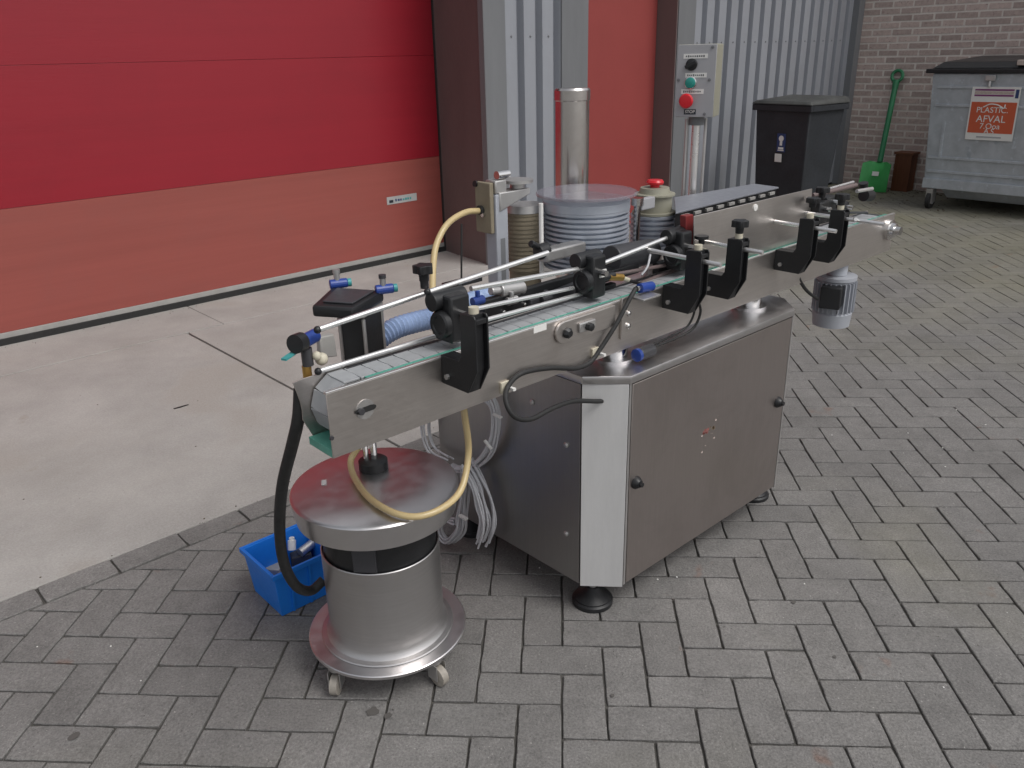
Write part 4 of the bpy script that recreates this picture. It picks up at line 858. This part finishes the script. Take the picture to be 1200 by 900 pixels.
for k in range(4):
    a = R(186) + k*math.pi/2; cx, cy = SX+0.168*math.cos(a), SY+0.165*math.sin(a); rd_ = R(130+k*55)
    cs = MB().lathe((cx, cy, 0.062), (0,0,1), [(0,0.022),(0.0215,0.022)], 16).build('caster', ALU, dm)
    ax = Vector((math.cos(rd_), math.sin(rd_), 0)); fw = Vector((-math.sin(rd_), math.cos(rd_), 0)); wc = Vector((cx, cy, 0.0265))+fw*0.018
    MB().lathe(wc-ax*0.011, ax, [(0,0.02),(0.002,0.0265),(0.020,0.0265),(0.022,0.02)], 20).build('caster_wheel', CASTER, dm)
    for s_ in (-1, 1): MB().obox(wc+ax*0.0145*s_+Vector((0,0,0.016))-fw*0.006, fw, ax, (0,0,1), 0.016, 0.0012, 0.022).build('caster_fork', ALU, dm)

# ------------------------------------------------------------------ blue crate with small parts
bx0, bx1, by0, by1, hz = -0.248, -0.062, 0.848, 1.012, 0.148
cr = thing('storage_crate', ((bx0+bx1)/2, (by0+by1)/2, 0), 'small open blue plastic crate on the paving behind the steel drum', 'crate')
fl = 0.012
def wall4(bmx, th):
    lo = [(bx0,by0),(bx1,by0),(bx1,by1),(bx0,by1)]; hi = [(bx0-fl,by0-fl),(bx1+fl,by0-fl),(bx1+fl,by1+fl),(bx0-fl,by1+fl)]
    li = [(bx0+th,by0+th),(bx1-th,by0+th),(bx1-th,by1-th),(bx0+th,by1-th)]; hi_i = [(bx0-fl+th,by0-fl+th),(bx1+fl-th,by0-fl+th),(bx1+fl-th,by1+fl-th),(bx0-fl+th,by1+fl-th)]
    B = lambda pts, z: [bmx.bm.verts.new((a,b,z)) for a,b in pts]
    r = [B(lo,0.002), B(hi,hz), B(hi_i,hz), B(li,0.006)]
    for a, b in zip(r, r[1:]):
        for i in range(4): bmx.bm.faces.new([a[i], a[(i+1)%4], b[(i+1)%4], b[i]])
    bmx.bm.faces.new(r[0][::-1]); bmx.bm.faces.new(r[3])
bb = MB(); wall4(bb, 0.004); bb.build('tub', CRATE, cr, bevel=0.0015)
rim = MB(); e = fl+0.007
for (x0,x1,y0,y1) in ((bx0-e,bx1+e,by0-e,by0-fl+0.001),(bx0-e,bx1+e,by1+fl-0.001,by1+e),(bx0-e,bx0-fl+0.001,by0-fl+0.0015,by1+fl-0.0015),(bx1+fl-0.001,bx1+e,by0-fl+0.0015,by1+fl-0.0015)):
    rim.box(x0,x1,y0,y1,hz-0.012,hz+0.003)
rim.build('rim', CRATE, cr, bevel=0.0015)
rb = MB()
for t_ in (0.2, 0.5, 0.8):
    rb.hexa([(bx0+(bx1-bx0)*t_-0.003,by0-0.005,0.004),(bx0+(bx1-bx0)*t_+0.003,by0-0.005,0.004),(bx0+(bx1-bx0)*t_+0.003,by0+0.001,0.004),(bx0+(bx1-bx0)*t_-0.003,by0+0.001,0.004),
             (bx0+(bx1-bx0)*t_-0.003,by0-fl-0.005,hz-0.013),(bx0+(bx1-bx0)*t_+0.003,by0-fl-0.005,hz-0.013),(bx0+(bx1-bx0)*t_+0.003,by0-fl+0.001,hz-0.013),(bx0+(bx1-bx0)*t_-0.003,by0-fl+0.001,hz-0.013)])
rb.build('ribs', CRATE, cr)
P = Vector((-0.1280, 0.9880, 0.1000))
tag(MB().cyl(P, P+Vector((0.008,0.008,0.026)), 0.012).cyl(P+Vector((0.008,0.008,0.026)), P+Vector((0.009,0.009,0.034)), 0.008).build('plug', WHITE), 'white plastic plug sticking up among the parts in the blue crate', 'plug')
P = Vector((-0.0790, 0.9780, 0.0850)); tag(MB().cyl(P+Vector((-0.03,0,0)), P+Vector((0.03,0.012,0.008)), 0.014).cyl(P+Vector((0.03,0.012,0.008)), P+Vector((0.05,0.016,0.01)), 0.008).build('fitting', ALU), 'grey metal fitting lying in the blue crate beside the white plug', 'fitting')
P = Vector((-0.1610, 1.0250, 0.0500)); tag(MB().obox(P, (0.8,0.6,0), (-0.6,0.8,0), (0,0.1,1), 0.05, 0.028, 0.012).build('metal_bracket', ALU_MATT, bevel=0.003), 'flat metal bracket at the bottom of the blue crate', 'bracket')
P = Vector((-0.0930, 1.0160, 0.0400)); tag(MB().obox(P, (0.3,0.95,0), (-0.95,0.3,0), (0,0,1), 0.045, 0.03, 0.035).build('dark_block', DGREY, bevel=0.004), 'dark grey block under the fitting in the blue crate', 'block')

# ------------------------------------------------------------------ wheelie bin
WB = Vector((5.72, 2.72, 0)); na = R(174)
wbn = thing('wheelie_bin', WB, 'dark grey wheelie bin with a weathered lid in front of the corrugated wall', 'bin')
n = Vector((math.cos(na), math.sin(na), 0)); rt = (-n).cross(Vector((0,0,1))).normalized(); up = Vector((0,0,1))
def wb(a, d, z): return WB + rt*a*1.14 + n*d*0.95 + up*z
h = 1.005
MB().hexa([wb(-0.20,-0.17,0.05), wb(0.20,-0.17,0.05), wb(0.20,0.20,0.03), wb(-0.20,0.20,0.03), wb(-0.235,-0.27,h), wb(0.235,-0.27,h), wb(0.235,0.25,h), wb(-0.235,0.25,h)]).build('body', BIN, wbn, bevel=0.012)
rm = MB()
for (a0,a1,d0,d1) in ((-0.255,0.255,0.24,0.275),(-0.255,0.255,-0.29,-0.26),(-0.255,-0.228,-0.262,0.242),(0.228,0.255,-0.262,0.242)):
    rm.hexa([wb(a0,d0,h-0.05), wb(a1,d0,h-0.05), wb(a1,d1,h-0.05), wb(a0,d1,h-0.05), wb(a0,d0,h), wb(a1,d0,h), wb(a1,d1,h), wb(a0,d1,h)])
rm.build('rim', BIN, wbn, bevel=0.006)
MB().hexa([wb(-0.265,-0.30,h+0.002), wb(0.265,-0.30,h+0.002), wb(0.265,0.29,h+0.002), wb(-0.265,0.29,h+0.002), wb(-0.24,-0.27,h+0.055), wb(0.24,-0.27,h+0.055), wb(0.235,0.26,h+0.03), wb(-0.235,0.26,h+0.03)]).build('lid', BINLID, wbn, bevel=0.012)
MB().cyl(wb(-0.22,-0.34,h-0.01), wb(0.22,-0.34,h-0.01), 0.014).build('handle', BIN, wbn)
for s_ in (-1, 1): MB().lathe(wb(0.22*s_-0.02,-0.2,0.1), rt, [(0,0.1),(0.045,0.1)], 24).build('wheel', RUBBER, wbn, bevel=0.006)
st_ = MB().obox(wb(0.01,0.2385,0.70), rt, n, (up*1+n*0.055).normalized(), 0.042, 0.001, 0.075).build('sticker', BLUE_INK, wbn)
MB().lathe(wb(0.01,0.243,0.735), n, [(0,0.024),(0.0008,0.024),(0.0008,0)], 14).obox(wb(0.01,0.2415,0.70), rt, n, up, 0.012, 0.0005, 0.022).build('printed_figure', WHITE, st_)
MB().obox(wb(0.01,0.2385,0.655), rt, n, up, 0.026, 0.0005, 0.009).obox(wb(0.01,0.2375,0.638), rt, n, up, 0.03, 0.0005, 0.004).build('printed_text', WHITE, st_)
MB().obox(wb(-0.008,0.233,0.575), rt, n, (up*1+n*0.055).normalized(), 0.034, 0.001, 0.034).build('sticker', WHITE, wbn)

# ------------------------------------------------------------------ waste container
K0, KY1, KW, KD = 7.1, 2.215, 1.37, 0.95
kt = thing('waste_container', (K0+KD/2, KY1-KW/2, 0), 'large galvanised waste container on wheels with an orange poster and black lid', 'container')
MB().hexa([(K0+0.06,KY1-KW+0.06,0.19),(K0+KD-0.05,KY1-KW+0.06,0.19),(K0+KD-0.05,KY1-0.05,0.19),(K0+0.06,KY1-0.05,0.19),
           (K0,KY1-KW,1.20),(K0+KD,KY1-KW,1.20),(K0+KD,KY1,1.20),(K0,KY1,1.20)]).build('body', GALV, kt, bevel=0.012)
fx = lambda z: K0+0.06*(1.2-z)/1.01
for z in (1.085, 0.93, 0.47, 0.345):
    MB().obox((fx(z)-0.004, KY1-KW/2, z), (0,1,0), (1,0,0.06), (0,0,1), KW/2-0.06, 0.008, 0.012).build('pressed_rib', GALV, kt, bevel=0.004)
MB().obox((fx(0.26)-0.012, KY1-KW/2, 0.235), (0,1,0), (1,0,0), (0,0,1), KW/2-0.05, 0.02, 0.045).build('lower_beam', GALV, kt, bevel=0.006)
MB().obox((fx(0.7)+0.004, KY1-0.16, 0.70), (0,1,0), (1,0,0.06), (0,0,1), 0.012, 0.01, 0.22).build('pressed_rib', GALV, kt, bevel=0.004)
MB().box(K0-0.03, K0+KD, KY1-KW-0.04, KY1+0.055, 1.201, 1.238).build('lid_rim', BLACKP, kt, bevel=0.008)
MB().hexa([(K0,KY1-KW-0.02,1.239),(K0+KD,KY1-KW-0.02,1.239),(K0+KD,KY1+0.02,1.239),(K0,KY1+0.02,1.239),(K0+0.06,KY1-KW+0.02,1.295),(K0+KD,KY1-KW+0.02,1.33),(K0+KD,KY1-0.06,1.33),(K0+0.06,KY1-0.06,1.295)]).build('lid', BLACKP, kt, bevel=0.012)
MB().box(K0-0.02, K0+0.05, 1.36, 1.54, 1.262, 1.305).build('lid_grip', STICK2, kt, bevel=0.006)
MB().box(K0-0.034, K0-0.004, 1.68, 1.76, 1.14, 1.185).cyl((K0-0.02,1.72,1.14), (K0-0.025,1.72,1.09), 0.012).build('lid_lock', ALU, kt, bevel=0.004)
for (wx, wy) in ((K0+0.06, KY1-0.13), (K0+0.06, KY1-KW+0.14), (K0+KD-0.16, KY1-0.13), (K0+KD-0.16, KY1-KW+0.14)):
    wl = MB().lathe((wx+0.01, wy-0.022, 0.08), (0,1,0), [(0,0.05),(0.004,0.08),(0.04,0.08),(0.044,0.05)], 22).build('wheel', RUBBER, kt)
    MB().lathe((wx+0.01, wy-0.026, 0.08), (0,1,0), [(0,0.04),(0.052,0.04)], 16).build('wheel_rim', BEIGE_F, wl)
    MB().box(wx-0.03, wx+0.05, wy-0.03, wy-0.027, 0.06, 0.19).box(wx-0.03, wx+0.05, wy+0.027, wy+0.03, 0.06, 0.19).box(wx-0.035, wx-0.03, wy-0.03, wy+0.03, 0.05, 0.185).build('wheel_fork', ALU, wl)
MB().hexa([(K0+0.16,KY1-KW+0.2,0.10),(K0+KD-0.1,KY1-KW+0.2,0.10),(K0+KD-0.1,KY1-0.24,0.10),(K0+0.16,KY1-0.24,0.10),(K0+0.09,KY1-KW+0.16,0.189),(K0+KD-0.08,KY1-KW+0.16,0.189),(K0+KD-0.08,KY1-0.2,0.189),(K0+0.09,KY1-0.2,0.189)]).build('under_tray', GALV, kt, bevel=0.006)
# poster (flat print on the front)
pu = Vector((-0.059,0,1)).normalized(); pr_ = Vector((0,-1,0)); pn = Vector((-1,0,-0.059)).normalized()
def kp_(y, z, d=0.0): return Vector((fx(z), y, z)) + pn*d
pl, pr2, pt, pb = 1.855, 1.468, 1.092, 0.648
def prect(y0, y1, z0, z1, d, m, name):
    return MB().prism([kp_(y0,z0,d), kp_(y1,z0,d), kp_(y1,z1,d), kp_(y0,z1,d)], pn*0.001).build(name, m, kt, smooth=0)
prect(pl, pr2, pb, pt, 0.016, WHITE, 'poster')
prect(pl-0.012, pr2+0.012, pb+0.06, pt-0.125, 0.0175, POSTER_O, 'poster_panel')
prect(pl-0.025, pr2+0.05, pt-0.032, pt-0.018, 0.0175, POSTER_P, 'poster_band'); prect(pl-0.025, pr2+0.05, pt-0.078, pt-0.064, 0.0175, POSTER_P, 'poster_band'); prect(pl-0.025, pr2+0.05, pt-0.060, pt-0.036, 0.0175, STICK2, 'poster_band')
prect(pr2+0.038, pr2+0.012, pt-0.09, pt-0.02, 0.0175, BLUE_INK, 'poster_mark')
yc = (pl+pr2)/2
for (tx, z, sz) in (('PLASTIC.', 0.90, 0.066), ('AFVAL', 0.825, 0.082), ('7.Ooa', 0.765, 0.066), ('A.S', 0.722, 0.062)):
    text(tx, sz, WHITE, kp_(yc+0.005, z, 0.0195), pr_, pu, kt, 'poster_text')
aw = MB(); aw.tube([kp_(yc+0.08,0.925,0.02), kp_(yc+0.03,0.95,0.02), kp_(yc-0.03,0.945,0.02), kp_(yc-0.08,0.92,0.02)], 0.005, seg=6).tube([kp_(yc-0.05,0.925,0.02), kp_(yc-0.085,0.92,0.02), kp_(yc-0.09,0.95,0.02)], 0.005, seg=6); aw.build('poster_arrow', WHITE, kt)
prect(yc+0.1, yc-0.1, pb+0.02, pb+0.032, 0.0175, BEIGE_F, 'poster_text')

# ------------------------------------------------------------------ green shovel leaning on the brick wall
sh = thing('shovel', (7.75, 2.87, 0), 'green plastic shovel leaning upright on the brick wall', 'shovel')
top = Vector((8.0900, 2.9620, 1.1190)); neck = Vector((7.8400, 2.9060, 0.2990)); dr_ = (top-neck).normalized()
MB().cyl(neck, top-dr_*0.05, 0.028, seg=14).build('shaft', GREEN_S, sh)
sd3 = Vector((0,1,0)); ring = [top + dr_*(0.025+0.055*math.sin(a)) + sd3*0.055*math.cos(a) for a in [i*2*math.pi/16 for i in range(17)]]
gr_ = MB(); gr_.tube(ring, 0.017, seg=10, n=3); gr_.cyl(top-dr_*0.10, top-dr_*0.02, 0.03, 0.035, seg=14); gr_.build('grip', GREEN_S, sh)
bl = MB(); dn = -dr_; W2 = 0.15; nb_ = sd3.cross(dr_).normalized()
if nb_.x > 0: nb_ = -nb_
rows = []
for i, (d_, w_, cv_) in enumerate(((0.0,0.09,0.0),(0.03,W2,0.02),(0.15,W2,0.03),(0.27,W2,0.02),(0.31,W2-0.01,0.0))):
    row = []
    for k in range(7):
        u_ = -1+2*k/6; row.append(neck+dn*d_+sd3*w_*u_+nb_*(0.045*(u_*u_)*1.0 + cv_))
    rows.append(row)
for a, b in zip(rows, rows[1:]):
    for k in range(6): bl.face([a[k], a[k+1], b[k+1], b[k]])
bmesh.ops.remove_doubles(bl.bm, verts=bl.bm.verts, dist=1e-5)
geo = bmesh.ops.solidify(bl.bm, geom=bl.bm.faces[:], thickness=0.006)
blade = bl.build('blade', GREEN_B, sh, smooth=50)
MB().obox(neck+dn*0.13+nb_*0.05, sd3, nb_, dr_, 0.035, 0.002, 0.022).build('label', WHITE, sh)
lf_ = MB()
for k in range(420):
    if random.random() < 0.6: c_ = Vector((8.12-abs(random.gauss(0, 0.16)), random.uniform(1.0, 3.3), 0.002))
    else: c_ = Vector((random.uniform(6.9, 8.1), random.uniform(0.9, 3.2), 0.002))
    q = random.uniform(0.006, 0.02); a0 = random.uniform(0, 6)
    lf_.face([c_+Vector((q*math.cos(a0), q*math.sin(a0), random.uniform(0,.008))), c_+Vector((q*.5*math.cos(a0+1.6), q*.5*math.sin(a0+1.6), random.uniform(0,.012))), c_+Vector((-q*math.cos(a0), -q*math.sin(a0), random.uniform(0,.008))), c_+Vector((-q*.5*math.cos(a0+1.6), -q*.5*math.sin(a0+1.6), 0.001))])
lf_ = lf_.build('leaf_litter', LITTER, pave, smooth=0); lf_['kind'] = 'stuff'
# ------------------------------------------------------------------ wooden box standing by the wall
wd = thing('wooden_stand', (8.03, 2.71, 0), 'dark brown narrow wooden stand between shovel and waste container', 'stand')
MB().box(7.96, 8.11, 2.63, 2.80, 0.0, 0.375).build('carcass', WOOD, wd, bevel=0.003)
MB().box(7.945, 8.125, 2.615, 2.815, 0.376, 0.40).build('top_board', WOOD, wd, bevel=0.003)
MB().box(7.953, 7.9595, 2.63, 2.65, 0.0, 0.37).build('front_lath', WOOD, wd); MB().box(7.953, 7.9595, 2.78, 2.80, 0.0, 0.37).build('front_lath', WOOD, wd)
